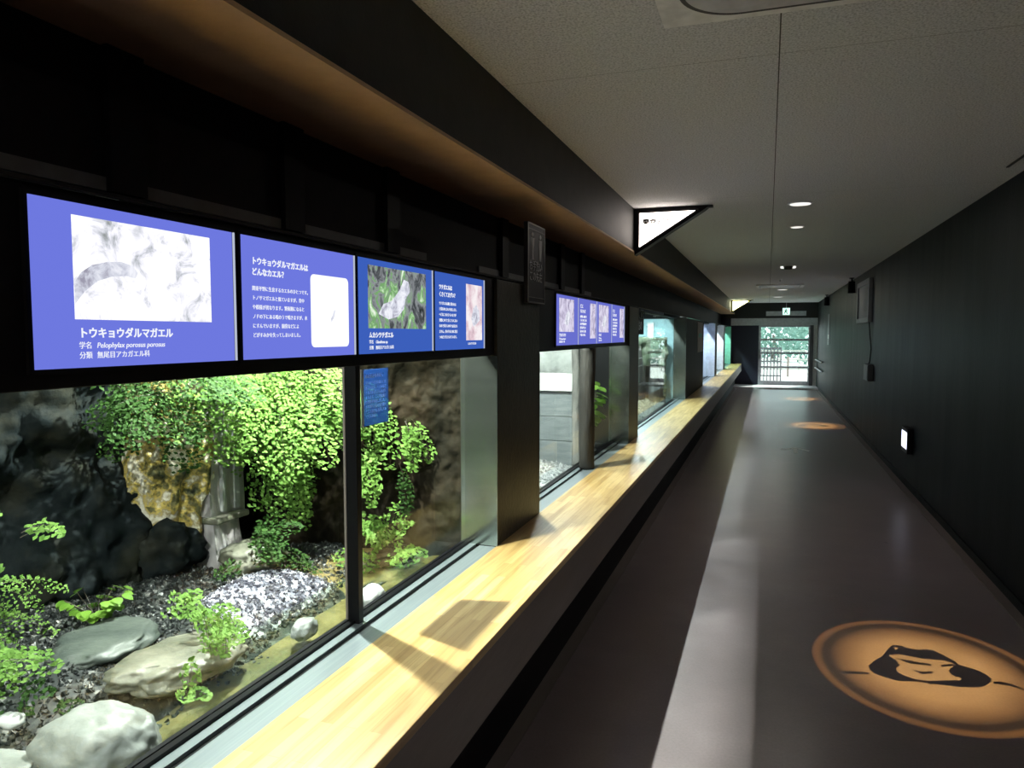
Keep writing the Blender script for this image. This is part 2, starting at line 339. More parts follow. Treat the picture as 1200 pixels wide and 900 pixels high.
# steel jambs
def jamb(y, side, z1, m='steel'):
    bm = bmesh.new(); box(bm, -1.235, -1.069, y - .004 if side > 0 else y, y if side > 0 else y + .004, .70, z1)
    return link('trim_6', bm, m, kind='structure')
for y, s, z, *mm in ((2.885, 1, 1.51), (3.49, -1, 1.51), (6.0, 1, 1.51), (6.45, -1, 1.84), (10.4, 1, 1.84), (16.3, 1, 1.84, 'jambl'), (19.5, 1, 1.84, 'jambl'), (23.4, 1, 1.84, 'jambt')): jamb(y, s, z, *mm)
# window frames + glass
wins = [(-3.9, 2.88, 1.51), (3.49, 6.0, 1.51), (6.45, 10.4, 1.84), (13.35, 16.3, 1.84), (17.0, 19.5, 1.84), (20.2, 23.4, 1.84)]
for i, (a, b, zt) in enumerate(wins, 1):
    w = bpy.data.objects.new('window_%d' % i, None); COL.objects.link(w); w['kind'] = 'structure'; w.location = (-1.22, a, .7)
    off = w.location
    def wb(name, bx, m, bv=0):
        bm = bmesh.new(); box(bm, *bx, bevel=bv, off=off); o = link(name, bm, m, w); return o
    wb('pane', (-1.222, -1.214, a + .01, b - .01, .70, 1.83), 'glass')
    wb('sill', (-1.150, -1.074, a, b, .66, .697), 'sill')
    wb('gasket', (-1.166, -1.150, a, b, .66, .692), 'black')
    wb('sill_rail', (-1.195, -1.166, a, b, .66, .702), 'sill')
    bm = bmesh.new(); box(bm, -1.212, -1.195, a, b, .66, .712, off=off)
    box(bm, -1.235, -1.222, a, b, .66, .708, off=off); box(bm, -1.235, -1.195, a, b, 1.822, 1.8355, off=off)
    link('window_frame', bm, 'black', w)
    if i == 1:
        for y in (1.945, -.6):
            bm = bmesh.new(); box(bm, -1.225, -1.180, y, y + .028, .697, 1.83, bevel=.002, off=off); link('mullion', bm, 'black', w)
            bm = bmesh.new(); box(bm, -1.2245, -1.217, y - .004, y - .0005, .713, 1.83, off=off); link('mullion_lit_edge', bm, 'front', w)  # brown light on the mullion edge, put in as a coloured strip

# tank enclosures (dark box rooms behind glass)
tanks = [(-3.9, 3.3), (3.35, 6.3), (6.35, 10.9), (13.0, 23.7)]
for a, b in tanks:
    bobj('wall_left', (-3.3, -3.2, a, b, .3, 2.75), 'lwall', kind='structure')
    for c0, c1 in ((a - .05, a), (b - .04, b)):
        bobj('wall_left', (-3.2, -1.245, c0, c1, .3, 1.835), 'lwall', kind='structure')
        bobj('wall_left', (-3.2, -1.445, c0, c1, 1.835, 2.75), 'lwall', kind='structure')
bobj('ceiling', (-3.3, -1.05, Y0, YE, 2.75, 2.85), 'lwall', kind='structure')
bobj('floor', (-3.3, -1.10, Y0, YE, .45, .55), 'lwall', kind='structure')
for a, b in ((1, 1),): pass
bobj('wall_left', (-3.3, -1.445, 11.0, 13.0, .3, 2.75), 'lwall', kind='structure')
bobj('wall_left', (-1.445, -1.245, 10.6, 13.3, .3, 1.835), 'lwall', kind='structure')

# ledge
lg = empty('ledge', 'long honey-coloured laminated wood ledge running below all the tank windows', 'ledge', (-.9, 0, .475))
bm = bmesh.new(); box(bm, -1.074, -.755, Y0, YE - .05, .672, .70, bevel=.002, off=lg.location); link('ledge_top', bm, 'wood', lg)
fb = bobj('front_board', (-.775, -.757, Y0, YE - .05, .475, .672), 'front', lg); fb['label'] = 'shaded grey-brown front board'
bobj('underside', (-.95, -.775, Y0, YE - .05, .475, .495), 'front', lg)

# ================================================================== SCREEN HOUSINGS & MONITORS
def housing(y0, y1, fins, label):
    h = empty('screen_housing', label, 'housing', (-1.1, y0, 1.51))
    bm = bmesh.new(); box(bm, -1.118, -1.082, y0, y1, 1.512, 1.8355, bevel=.002, off=h.location); link('case', bm, 'black', h)
    for y in fins:
        bobj('backing_rib', (-1.3919, -1.376, y, y + .10, 1.917, 2.234), 'black', h)
    s = bobj('backing_strip', (-1.40, -1.392, y0, y1, 1.917, 1.948), 'greyd', h)
    s['label'] = 'dark grey strip behind the hangers'
    return h
housing(-.6, 2.884, (-.63, 0.0, .63, 1.265, 1.885, 2.515), 'black housing above the first window holding four large information screens')
housing(3.492, 5.998, (3.8, 4.4, 5.0, 5.6), 'black housing above the second window holding a row of four screens seen farther off')

XF = -1.074
def monitor(y0, y1, z0, z1, mat, label, group):
    m = empty('monitor', label, 'screen', (XF, y0, z0), group)
    bm = bmesh.new(); box(bm, -1.0819, XF - .001, y0 - .008, y1 + .008, z0 - .008, z1 + .008, off=m.location); link('bezel', bm, 'black', m)
    bm = bmesh.new(); box(bm, XF - .002, XF + .0004, y0, y1, z0, z1, off=m.location); link('display', bm, mat, m)
    bm = bmesh.new(); box(bm, XF - .002, XF + .003, y1 + .003, y1 + .0055, z0, z1, off=m.location); link('edge_glint_strip', bm, 'edge_glint', m)  # emissive strip stands in for the glint on the bezel edge
    return m
def pic(m, poly, mat, d=.0010, name='photo'):
    bm = bmesh.new(); prism(bm, poly, 'x', XF + .0002, XF + d, off=m.location); return link(name, bm, mat, m)
def T(m, s, y, z, size, **k): return text(s, (XF + .0012, y, z), size, k.pop('mat', 'text'), m, **k)
G1 = 'information screens above the first window'
Z0, Z1 = 1.545, 1.815
m1 = monitor(.832, 1.285, Z0, Z1, 'scr_violet', 'first screen from the left, with large pale photograph above a frog name', G1)
pic(m1, [(.905, 1.625), (1.218, 1.625), (1.218, 1.795), (.905, 1.795)], 'pic_pale')
def bl(pts): return pts
pic(m1, [(.906, 1.685), (.92, 1.703), (.94, 1.716), (.97, 1.724), (1.0, 1.727), (1.025, 1.722), (1.035, 1.710), (1.03, 1.700), (1.01, 1.703), (.98, 1.700), (.95, 1.690), (.925, 1.672), (.906, 1.650)], 'pic_blob', .0014, 'photo_subject')
T(m1, 'トウキョウダルマガエル', .91, 1.596, .0185, bold=.0005)
T(m1, '学名', .91, 1.5775, .0125); T(m1, 'Pelophylax porosus porosus', .944, 1.5775, .0130, shear=.2)
T(m1, '分類', .91, 1.561, .0125); T(m1, '無尾目アカガエル科', .944, 1.561, .0125)
m2 = monitor(1.314, 1.765, Z0, Z1, 'scr_violet', 'second screen from the left, with paragraph beside a blank white rounded panel', G1)
pic(m2, rounded(1.565, 1.738, 1.568, 1.750, .014), 'glow_white', name='picture_panel')
pic(m2, [(1.655, 1.632), (1.667, 1.645), (1.674, 1.665), (1.668, 1.662), (1.66, 1.65), (1.652, 1.64)], 'pic_blob', .0014, 'photo_subject')
T(m2, 'トウキョウダルマガエルは\nどんなカエル？', 1.345, 1.756, .0175, line=1.35, bold=.0005)
T(m2, '関東平野に生息するカエルのひとつです。\nトノサマガエルと似ていますが、背中\nや模様が異なります。繁殖期になると\nノドの下にある鳴のうで鳴きますが、水\nにすんでいますが、開発などによ\nどがすみかを失ってしまいました。', 1.345, 1.698, .0113, line=1.83)
m3 = monitor(1.792, 2.262, Z0, Z1, 'scr_blue', 'third screen from the left, with green frog photograph among plants', G1)
pic(m3, [(1.842, 1.618), (2.215, 1.618), (2.215, 1.798), (1.842, 1.798)], 'pic_green')
pic(m3, [(1.90, 1.66), (1.93, 1.69), (1.98, 1.70), (2.03, 1.735), (2.06, 1.77), (2.09, 1.765), (2.10, 1.735), (2.07, 1.71), (2.06, 1.68), (2.02, 1.655), (1.96, 1.645)], 'pic_blob', .0014, 'photo_subject')
T(m3, 'ムカシツチガエル', 1.845, 1.592, .018, bold=.0005)
T(m3, '学名', 1.845, 1.5745, .012); T(m3, 'Glandirana sp.', 1.882, 1.5745, .0125, shear=.2)
T(m3, '分類', 1.845, 1.558, .012); T(m3, '無尾目アカガエル科', 1.882, 1.558, .012)
m4 = monitor(2.289, 2.740, Z0, Z1, 'scr_blue', 'fourth screen from the left, with text and narrow pink photograph at its right', G1)
pic(m4, [(2.56, 1.578), (2.722, 1.578), (2.722, 1.79), (2.56, 1.79)], 'pic_pink')
pic(m4, [(2.61, 1.66), (2.63, 1.70), (2.66, 1.715), (2.69, 1.69), (2.695, 1.655), (2.66, 1.64), (2.63, 1.63)], 'pic_blob', .0014, 'photo_subject')
T(m4, 'ツチガエルは\nくさくてまずい？', 2.318, 1.758, .0185, line=1.35, bold=.0005)
T(m4, 'ツチガエルは敵に襲われる\nと特有のにおいを出します。\nヘビはこれをきらいますが\n実際にかぐと青くさいにおい\nなので草むらの中では目立ち\nません。身を守るために役立\nつのだと考えられています。', 2.318, 1.704, .0122, line=1.6)
T(m4, 'ムカシツチガエル', 2.575, 1.562, .0105)
G2 = 'information screens above the second window'
Zb0, Zb1 = 1.540, 1.818
for i, (y0, y1, lab) in enumerate(((3.815, 4.285, 'leftmost screen of the second set, with lavender photo over caption'), (4.310, 4.785, 'second screen of the farther set, with text column left of a photo'),
                                   (4.805, 5.280, 'third screen of the farther set, with lavender photo left of centre'), (5.300, 5.775, 'rightmost screen of the farther set, with text left of pale strip photo'))):
    m = monitor(y0, y1, Zb0, Zb1, 'scr_mid', lab, G2)
    if i % 2 == 0:
        pic(m, [(y0 + .05, Zb0 + .075), (y0 + .37, Zb0 + .075), (y0 + .37, Zb1 - .018), (y0 + .05, Zb1 - .018)], 'pic_lav')
        pic(m, [(y0 + .16, Zb0 + .12), (y0 + .2, Zb0 + .18), (y0 + .26, Zb0 + .2), (y0 + .29, Zb0 + .15), (y0 + .24, Zb0 + .11)], 'pic_blob', .0014, 'photo_subject')
        T(m, 'アカハライモリ' if i == 0 else 'ヌマエビ', y0 + .05, Zb0 + .050, .020, bold=.0006)
        T(m, '学名 Cynops pyrrhogaster\n分類 有尾目イモリ科' if i == 0 else '学名 Paratya sp.\n分類 ヌマエビ科', y0 + .05, Zb0 + .032, .0125, line=1.3)
    else:
        pic(m, [(y0 + .29, Zb0 + .035), (y0 + .45, Zb0 + .035), (y0 + .45, Zb1 - .02), (y0 + .29, Zb1 - .02)], 'pic_lav')
        T(m, 'どこに\nすんでいる？', y0 + .025, Zb1 - .055, .025, line=1.2, bold=.0005)
        T(m, '水田や池、小川などで\nくらしています。冬は\n石の下や落ち葉の中で\n春になるまでじっと\n休んでいます。数は\n年々減っています。', y0 + .025, Zb1 - .115, .0165, line=1.35, bold=.0004)

# small blue card hung behind the glass beside the mullion
cd = empty('information_card', 'blue text card hanging against the glass beside the black mullion', 'sign', (-1.205, 2.03, 1.31))
bobj('panel', (-1.211, -1.206, 2.035, 2.195, 1.308, 1.488), 'signblue', cd)
bobj('edge', (-1.211, -1.2055, 2.026, 2.035, 1.306, 1.490), 'signedge', cd)
text('水の生きものたち', (-1.2055, 2.045, 1.462), .0145, 'signtext', cd, bold=.0004)
text('田んぼや小川の周りには\n水草や昆虫、カエルなど\nさまざまな生きものが集\nまります。ここでは水辺\nの環境を再現しました。\n水の流れと石のすき間で\nくらす様子をさがしてみ\nてください。', (-1.2055, 2.045, 1.440), .0122, 'signtext', cd, line=1.25)

# projecting/hanging toilet-direction sign on the pillar
ts = empty('hanging_sign', 'narrow dark vertical sign with two pale figures on the pillar', 'sign', (-1.06, 3.23, 1.75))
bobj('sign_board', (-1.069, -1.05, 3.235, 3.505, 1.748, 2.118), 'signdark', ts)
bm = bmesh.new()
for a in ((3.235, 3.245, 1.748, 2.118), (3.495, 3.505, 1.748, 2.118), (3.235, 3.505, 1.748, 1.755), (3.235, 3.505, 2.111, 2.118), (3.245, 3.495, 2.088, 2.091), (3.245, 3.495, 1.773, 1.776)):
    box(bm, -1.05, -1.0475, *a, off=ts.location)
link('border', bm, 'greyd', ts)
for yc, w in ((3.31, .012), (3.43, .018)):
    bm = bmesh.new()
    prism(bm, [(yc + .014 * math.cos(k * pi / 5), 2.067 + .011 * math.sin(k * pi / 5)) for k in range(10)], 'x', -1.05, -1.048, off=ts.location)
    prism(bm, [(yc - .022, 2.052), (yc + .022, 2.052), (yc + w, 2.0), (yc + .011, 1.952), (yc - .011, 1.952), (yc - w, 2.0)], 'x', -1.05, -1.048, off=ts.location)
    link('figure_symbol', bm, 'paint', ts)
text('お手洗い', (-1.0485, 3.26, 1.905), .05, 'paint', ts, name='lettering')
text('この先左', (-1.0485, 3.26, 1.855), .05, 'paint', ts, name='lettering')

# ================================================================== TANK 1: stream and ferns
def rockwall(name, path, z0, z1, mat, label, seed, amp=.12, ns=70, nz=50, lean=0, thick=.35, kind='thing'):
    pts = [Vector((p[0], p[1], 0)) for p in path]
    seg = [0]
    for a, b in zip(pts, pts[1:]): seg.append(seg[-1] + (b - a).length)
    def at(s):
        for i in range(len(seg) - 1):
            if s <= seg[i + 1] + 1e-9:
                t = (s - seg[i]) / (seg[i + 1] - seg[i]); return pts[i].lerp(pts[i + 1], t), (pts[i + 1] - pts[i]).normalized()
        return pts[-1], (pts[-1] - pts[-2]).normalized()
    bm = bmesh.new(); F = []; B = []
    sv = Vector((seed, seed * 2.3, 0))
    for i in range(ns + 1):
        p, d = at(seg[-1] * i / ns); nrm = Vector((d.y, -d.x, 0))
        fr = []; bk = []
        for j in range(nz + 1):
            z = z0 + (z1 - z0) * j / nz
            q = Vector((p.x, p.y, z))
            k = noise.fractal(q * 2.6 + sv, .9, 2.1, 5) * amp + abs(noise.noise(q * 6 + sv)) * amp * .4 + noise.fractal(q * 14 + sv, .7, 2.1, 4) * .016
            q2 = q + nrm * (k + lean * (z - z0) ** 2); q2.z += noise.noise(q * 5 + sv * 2) * .02
            fr.append(bm.verts.new(q2)); bk.append(bm.verts.new(q - nrm * thick))
        F.append(fr); B.append(bk)
    for i in range(ns):
        for j in range(nz):
            bm.faces.new((F[i][j], F[i + 1][j], F[i + 1][j + 1], F[i][j + 1])); bm.faces.new((B[i][j], B[i][j + 1], B[i + 1][j + 1], B[i + 1][j]))
        for j in (0, nz): bm.faces.new((F[i][j], B[i][j], B[i + 1][j], F[i + 1][j]))
    for i in (0, ns):
        for j in range(nz): bm.faces.new((F[i][j], F[i][j + 1], B[i][j + 1], B[i][j]))
    o = link(name, bm, mat, smooth=True)
    return tag(o, label, 'rock')
rockwall('rock_cliff', [(-2.95, -.2), (-2.72, .7), (-2.50, 1.45), (-2.24, 2.0), (-2.28, 2.2)], .55, 2.5, 'rock', 'dark wet rock face behind the left part of the first window', 3.3, .16, ns=150, nz=110, lean=.07, thick=.12)
rockwall('rock_cliff', [(-2.10, 2.58), (-1.92, 2.64), (-1.72, 2.76), (-1.50, 2.90), (-1.27, 2.96)], .55, 1.79, 'rockb', 'brown wet rock face right of the waterfall reaching the window end', 8.1, .06, ns=130, nz=120, thick=.25)
blob('rock_outcrop', (-2.30, 2.27, 1.24), (.25, .19, .66), 5, 'moss', 'pale rock outcrop with yellow moss left of the waterfall', 'rock', 5, .35, 2.4)
blob('unseen_shade_rock', (-2.25, 1.35, 1.98), (.42, .62, .28), 9, 'rock', 'unseen rock added at the top left of the first tank to shade it', 'rock', 4, .3, 2)  # out-of-view rock added to keep lamp light off the left part
blob('rock_lump', (-2.2, 2.2, .78), (.16, .13, .14), 12, 'rock', 'low dark rock at the foot of the mossy outcrop', 'rock', 4, .35, 2.4)

wf = empty('waterfall', 'grey stone slabs in two steps with water running down them', 'waterfall', (-2.1, 2.35, .6))
def slab(name, y0, y1, z0, z1, x, seed):
    bm = bmesh.new(); n, k = 12, 24
    g = [[bm.verts.new(Vector((x + .018 * noise.noise(Vector((i * .4, j * .12, seed))) + .03 * (1 - j / k), y0 + (y1 - y0) * i / n, z0 + (z1 - z0) * j / k)) - wf.location) for j in range(k + 1)] for i in range(n + 1)]
    b = [[bm.verts.new(Vector((x - .12, y0 + (y1 - y0) * i / n, z0 + (z1 - z0) * j / k)) - wf.location) for j in (0, k)] for i in range(n + 1)]
    for i in range(n):
        for j in range(k): bm.faces.new((g[i][j], g[i + 1][j], g[i + 1][j + 1], g[i][j + 1]))
        bm.faces.new((g[i][k], g[i + 1][k], b[i + 1][1], b[i][1])); bm.faces.new((g[i][0], b[i][0], b[i + 1][0], g[i + 1][0])); bm.faces.new((b[i][0], b[i][1], b[i + 1][1], b[i + 1][0]))
    bm.faces.new([g[0][j] for j in range(k + 1)] + [b[0][1], b[0][0]]); bm.faces.new([g[n][j] for j in range(k + 1)][::-1] + [b[n][0], b[n][1]])
    return link(name, bm, 'slab', wf, smooth=False)
slab('upper_slab', 2.27, 2.47, .88, 1.72, -2.06, 1.0)
slab('lower_slab', 2.27, 2.42, .6, .87, -2.02, 4.0)
lip = bmesh.new(); box(lip, -2.16, -1.99, 2.26, 2.45, .862, .888, bevel=.008, off=wf.location); link('stone_lip', lip, 'stoneg', wf)
bm = bmesh.new()
for y, w in ((2.33, .022), (2.40, .03)):
    prism(bm, [(y, .9), (y + w, .9), (y + w * .7, 1.3), (y + w * .8, 1.65), (y + .004, 1.65), (y + .006, 1.3)], 'x', -2.045, -2.022, off=wf.location)
link('water_film', bm, 'stonew', wf)

def zground(x, y):
    # bed height: low by the glass, rising to the rock
    t = min(1, max(0, (-1.36 - x) / .5))
    return .600 + .085 * t * t * (3 - 2 * t) + .018 * noise.noise(Vector((x * 4, y * 4, 0)))
def bed(name, x0, x1, y0, y1, mat, zf, label, n=90, k=60, cat='gravel', kind=None, pebbles=0, mask=None, pr=(.004, .011)):
    bm = bmesh.new()
    g = [[bm.verts.new((x0 + (x1 - x0) * i / k, y0 + (y1 - y0) * j / n, zf(x0 + (x1 - x0) * i / k, y0 + (y1 - y0) * j / n))) for j in range(n + 1)] for i in range(k + 1)]
    for i in range(k):
        for j in range(n): bm.faces.new((g[i][j], g[i + 1][j], g[i + 1][j + 1], g[i][j + 1]))
    # skirt down
    loop = [g[i][0] for i in range(k + 1)] + [g[k][j] for j in range(1, n + 1)] + [g[i][n] for i in range(k - 1, -1, -1)] + [g[0][j] for j in range(n - 1, 0, -1)]
    low = [bm.verts.new((v.co.x, v.co.y, .55)) for v in loop]
    for q in range(len(loop)): bm.faces.new((loop[q], loop[(q + 1) % len(loop)], low[(q + 1) % len(loop)], low[q]))
    rr = random.Random(11)
    for _ in range(pebbles):
        x = rr.uniform(x0, x1); y = rr.uniform(y0, y1)
        if mask and not mask(x, y, rr): continue
        s = rr.uniform(*pr); c = Vector((x, y, zf(x, y) + s * .3))
        q = Euler((rr.uniform(0, 6), rr.uniform(0, 6), rr.uniform(0, 6))).to_matrix()
        vs = [bm.verts.new(c + q @ (Vector(a) * s * rr.uniform(.7, 1.2))) for a in ((1.2, 0, 0), (-1.2, 0, 0), (0, 1, 0), (0, -1, 0), (0, 0, .7), (0, 0, -.7))]
        for f in ((0, 2, 4), (2, 1, 4), (1, 3, 4), (3, 0, 4), (2, 0, 5), (1, 2, 5), (3, 1, 5), (0, 3, 5)): bm.faces.new([vs[t] for t in f])
    o = link(name, bm, mat)
    if label: tag(o, label, cat, kind=kind)
    elif kind: o['kind'] = kind
    return o
bed('gravel', -2.7, -1.42, .4, 2.75, 'gravel', lambda x, y: zground(x, y) + .004, 'dark wet gravel bed covering the first tank floor', pebbles=16000, kind='stuff', mask=lambda x, y, r: x < -1.5 + .15 * noise.noise(Vector((y * 3, 1, 0))) or y < 1.9 and r.random() < .7)
bed('stream_bed', -1.46, -1.238, -3.8, 3.24, 'bed', lambda x, y: .607 + .02 * noise.noise(Vector((x * 5, y * 5, 3))) + .02 * max(0, (-1.36 - x) * 10) * .5, 'olive and ochre stream bed along the inside of the glass', cat='stream bed', kind='stuff', n=160, k=14)
bed('gravel_mound', -1.92, -1.50, 1.82, 2.46, 'gravelw', lambda x, y: .60 + .125 * max(0, 1 - ((x + 1.71) / .2) ** 2) ** .7 * max(0, 1 - ((y - 2.14) / .31) ** 2) ** .7 if True else 0, 'glittering pale violet gravel mound below the waterfall', pebbles=3800, n=40, k=30, kind='stuff', cat='gravel', pr=(.003, .009))
bed('stream_bank', -1.95, -1.40, 2.3, 3.2, 'bed', lambda x, y: .60 + .06 * min(1, max(0, (-1.40 - x) * 4)) + .02 * noise.noise(Vector((x * 6, y * 6, 1))), 'low brown bank at the foot of the right rock face', cat='bank', kind='stuff', n=40, k=30)
bm = bmesh.new()
gw = [[bm.verts.new((-1.55 + .31 * i / 10, -3.8 + 7.0 * j / 240, .655 + .0025 * noise.noise(Vector((i * .5, j * .5, 0))))) for j in range(241)] for i in range(11)]
for i in range(10):
    for j in range(240): bm.faces.new((gw[i][j], gw[i + 1][j], gw[i + 1][j + 1], gw[i][j + 1]))
o = link('stream_water', bm, 'water', smooth=True); tag(o, 'shallow clear stream water running along inside of the glass', 'water', kind='stuff')

blob('boulder', (-1.405, 1.20, .665), (.135, .105, .105), 21, 'stone', 'large rounded pale grey boulder standing in the stream, bottom left', 'stone', 5, .16, 1.3, rotz=.6)
blob('boulder', (-1.535, 1.03, .645), (.13, .10, .075), 25, 'stone', 'pale flat-topped stone cut off by the bottom left corner', 'stone', 5, .15, 1.4, rotz=.2, flat=.6)
blob('stone', (-1.64, 1.175, .705), (.032, .026, .018), 31, 'stonew', 'tiny white stone behind the flat-topped corner stone', 'stone', 3, .15, 1.5)
blob('stone', (-1.53, 1.57, .690), (.115, .19, .060), 37, 'stoneg', 'long grey-brown stone with bright green tuft growing on it', 'stone', 5, .22, 1.5, rotz=-.35, flat=.5)
blob('stone', (-1.83, 1.60, .695), (.13, .17, .035), 41, 'stoned', 'flat dark slate stone lying in the gravel mid tank', 'stone', 4, .2, 1.5, rotz=.3, flat=.5)
blob('stone', (-1.295, 2.20, .675), (.052, .07, .05), 45, 'stonew', 'white stone standing in the stream right of the mullion', 'stone', 4, .2, 1.6)
blob('stone', (-1.37, 1.93, .668), (.035, .055, .034), 47, 'stone', 'small pale stone just left of the mullion foot', 'stone', 4, .2, 1.6)
blob('stone', (-1.90, 2.34, .72), (.12, .12, .07), 51, 'stoneg', 'moss-grown rock at the foot of the waterfall', 'stone', 4, .3, 1.8)
blob('stone', (-1.50, 2.75, .66), (.09, .10, .04), 53, 'rockb', 'low brown rock under the right rock face', 'stone', 4, .25, 1.8)

# ---- ferns
def frond(name, parent, o, d, L, droop, leaf, mat, rr, pin=.33, n=11, width=1.0, side=None):
    bm = bmesh.new(); o = Vector(o) - parent.location; d = Vector(d).normalized()
    P = []; p = o.copy(); v = d.copy(); st = L / 12
    for i in range(13):
        P.append(p.copy()); p = p + v * st; v = (v + Vector((0, 0, -droop)) * (1 / 12)).normalized()
    tube(bm, P, .0012, 4, 0, .0005)
    def leaflet(c, out, up):
        out = out.normalized(); sd = out.cross(up)
        if sd.length < 1e-3: sd = out.cross(Vector((1, .2, 0)))
        sd.normalize(); s = leaf * rr.uniform(.7, 1.25)
        base = bm.verts.new(c)
        nn = sd.cross(out).normalized()
        rim = [bm.verts.new(c + (out * math.cos(a) * s * rr.uniform(.88, 1.05) + sd * math.sin(a) * s * width) + nn * s * rr.uniform(-.12, .12)) for a in (-1.0, -.5, 0, .5, 1.0)]
        for a, b in zip(rim, rim[1:]):
            f = bm.faces.new((base, a, b)); f.material_index = 1
    up0 = Vector((.45, -.35, .85))
    for i in range(1, n + 1):
        t = i / n * 11.4 + .4; k = int(t); q = P[min(k, 12)].lerp(P[min(k + 1, 12)], t - k)
        ax = (P[min(k + 1, 12)] - P[max(k - 1, 0)]).normalized()
        lat = ax.cross(up0).normalized()
        pl = pin * L * math.sin(pi * (.12 + .8 * (i / n))) ** .8 * rr.uniform(.75, 1.1)
        for s in (-1, 1):
            dr = (lat * s + ax * .55 + Vector((0, 0, -.15)) + Vector([rr.uniform(-.2, .2) for _ in range(3)])).normalized()
            m = max(2, int(pl / (leaf * .8)))
            for j in range(m):
                c = q + dr * pl * (j + .6) / m + Vector((0, 0, -.25)) * pl * ((j + .6) / m) ** 2
                od = (dr * .5 + ax.cross(up0) * (.7 if j % 2 else -.7) + ax * (.8 if j % 2 else -.2) + Vector([rr.uniform(-.35, .35) for _ in range(3)]))
                leaflet(c, od, (up0 + Vector([rr.uniform(-.45, .45) for _ in range(3)])).normalized())
    leaflet(P[-1], v, up0)
    return link(name, bm, ['stem', mat], parent)
def fern(label, base, nf, L, droop, leaf, mat, seed, dirs, spread=.5, boff=.05, n=11, pin=.33, up=.6, name='fern', group=None):
    rr = random.Random(seed); e = empty(name, label, 'fern', base, group)
    for i in range(nf):
        d = Vector(dirs) + Vector((rr.uniform(-spread, spread), rr.uniform(-spread, spread), rr.uniform(-spread * .5, spread * .5)))
        o = Vector(base) + Vector((rr.uniform(-boff, boff), rr.uniform(-boff, boff), rr.uniform(-boff, boff)))
        frond('frond', e, o, d, L * rr.uniform(.7, 1.1), droop * rr.uniform(.7, 1.2), leaf, mat, rr, pin, n)
    return e
# hanging ferns
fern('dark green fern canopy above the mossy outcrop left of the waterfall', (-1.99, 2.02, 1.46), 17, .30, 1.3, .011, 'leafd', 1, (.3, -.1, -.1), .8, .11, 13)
fern('fresh green fern hanging between the outcrop and the waterfall top', (-1.97, 2.22, 1.50), 9, .34, 1.7, .011, 'leaf', 2, (.3, .0, -.3), .5, .07, 13)
fern('long bright fern trailing down right beside the waterfall slab', (-1.93, 2.50, 1.46), 13, .46, 2.6, .012, 'leaf', 3, (.3, -.15, -.4), .5, .07, 14, .24)
fern('lower light green fern drooping beside the waterfall step', (-1.90, 2.52, 1.15), 7, .34, 2.6, .012, 'leaf', 33, (.3, -.15, -.5), .4, .04, 13, .25)
fern('dense bright fern mass hanging left of the mullion top', (-1.88, 2.58, 1.46), 18, .38, 2.2, .014, 'leaf', 4, (.3, -.25, -.2), .5, .10, 13, .28)
fern('bright fern hanging at the mullion behind the dense mass', (-1.80, 2.56, 1.42), 7, .34, 2.5, .014, 'leaf', 5, (.25, -.25, -.4), .35, .06, 12, .26)
fern('bright trailing fern just right of the blue text card', (-1.62, 2.78, 1.40), 5, .34, 3.2, .015, 'leaf', 6, (.3, .05, -.5), .25, .03, 13, .2)
fern('short fern clump on brown rock, farthest right', (-1.46, 2.86, 1.24), 5, .22, 2.6, .014, 'leaf', 7, (.3, .0, -.5), .3, .03, 10, .26)
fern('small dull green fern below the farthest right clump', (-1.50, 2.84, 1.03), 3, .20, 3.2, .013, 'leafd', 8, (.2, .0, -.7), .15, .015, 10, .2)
fern('small fern peeping out right of the mullion at mid height', (-1.58, 2.62, 1.13), 4, .20, 2.4, .014, 'leaf', 9, (.3, .1, -.4), .3, .03, 9, .26)
fern('upright bright fern at the foot of the brown rock right of the mullion', (-1.48, 2.68, .66), 9, .24, 1.4, .013, 'leaf', 10, (.12, -.05, .9), .55, .05, 11, .3)
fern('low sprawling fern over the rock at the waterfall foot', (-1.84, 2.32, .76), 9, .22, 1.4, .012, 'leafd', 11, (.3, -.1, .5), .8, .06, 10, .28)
fern('small sprig on gravel left of the pale mound', (-1.82, 1.95, .70), 4, .15, 1.6, .011, 'leaf', 12, (.4, -.3, .7), .5, .03, 7, .28)
fern('bright green tuft on the long grey-brown stone', (-1.46, 1.66, .735), 10, .14, 2.0, .009, 'leaf', 13, (.3, -.2, .6), .7, .04, 10, .26)
fern('tiny round-leaved sprig in front of the long stone', (-1.40, 1.46, .69), 3, .10, 1.3, .011, 'leaf', 14, (.4, -.2, .5), .4, .02, 6, .25)
fern('thin pale fronds reaching over dark gravel at the left edge', (-2.02, 1.26, .88), 9, .26, 1.2, .006, 'leaf', 15, (.2, .6, .2), .35, .08, 12, .16)
fern('bright fern low at the left edge above the dark gravel', (-1.80, 1.14, .80), 6, .20, 1.5, .011, 'leaf', 16, (.2, .4, .3), .5, .04, 11, .26)
fern('fern leaves poking in at the left edge at mid height', (-1.92, 1.16, 1.08), 4, .17, 1.4, .015, 'leaf', 17, (.3, .3, .4), .5, .05, 9, .3)
fern('loose little sprig against the dark rock near the left edge', (-2.0, 1.50, 1.03), 2, .14, 1.4, .012, 'leaf', 18, (.2, .5, .3), .2, .03, 6, .24)
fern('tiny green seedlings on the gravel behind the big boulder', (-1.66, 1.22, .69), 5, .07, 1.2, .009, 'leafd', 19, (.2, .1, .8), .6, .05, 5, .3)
fern('pair of small green sprigs in front of the gravel mound', (-1.60, 1.78, .70), 4, .13, 1.4, .010, 'leaf', 20, (.4, -.3, .5), .5, .04, 7, .26)

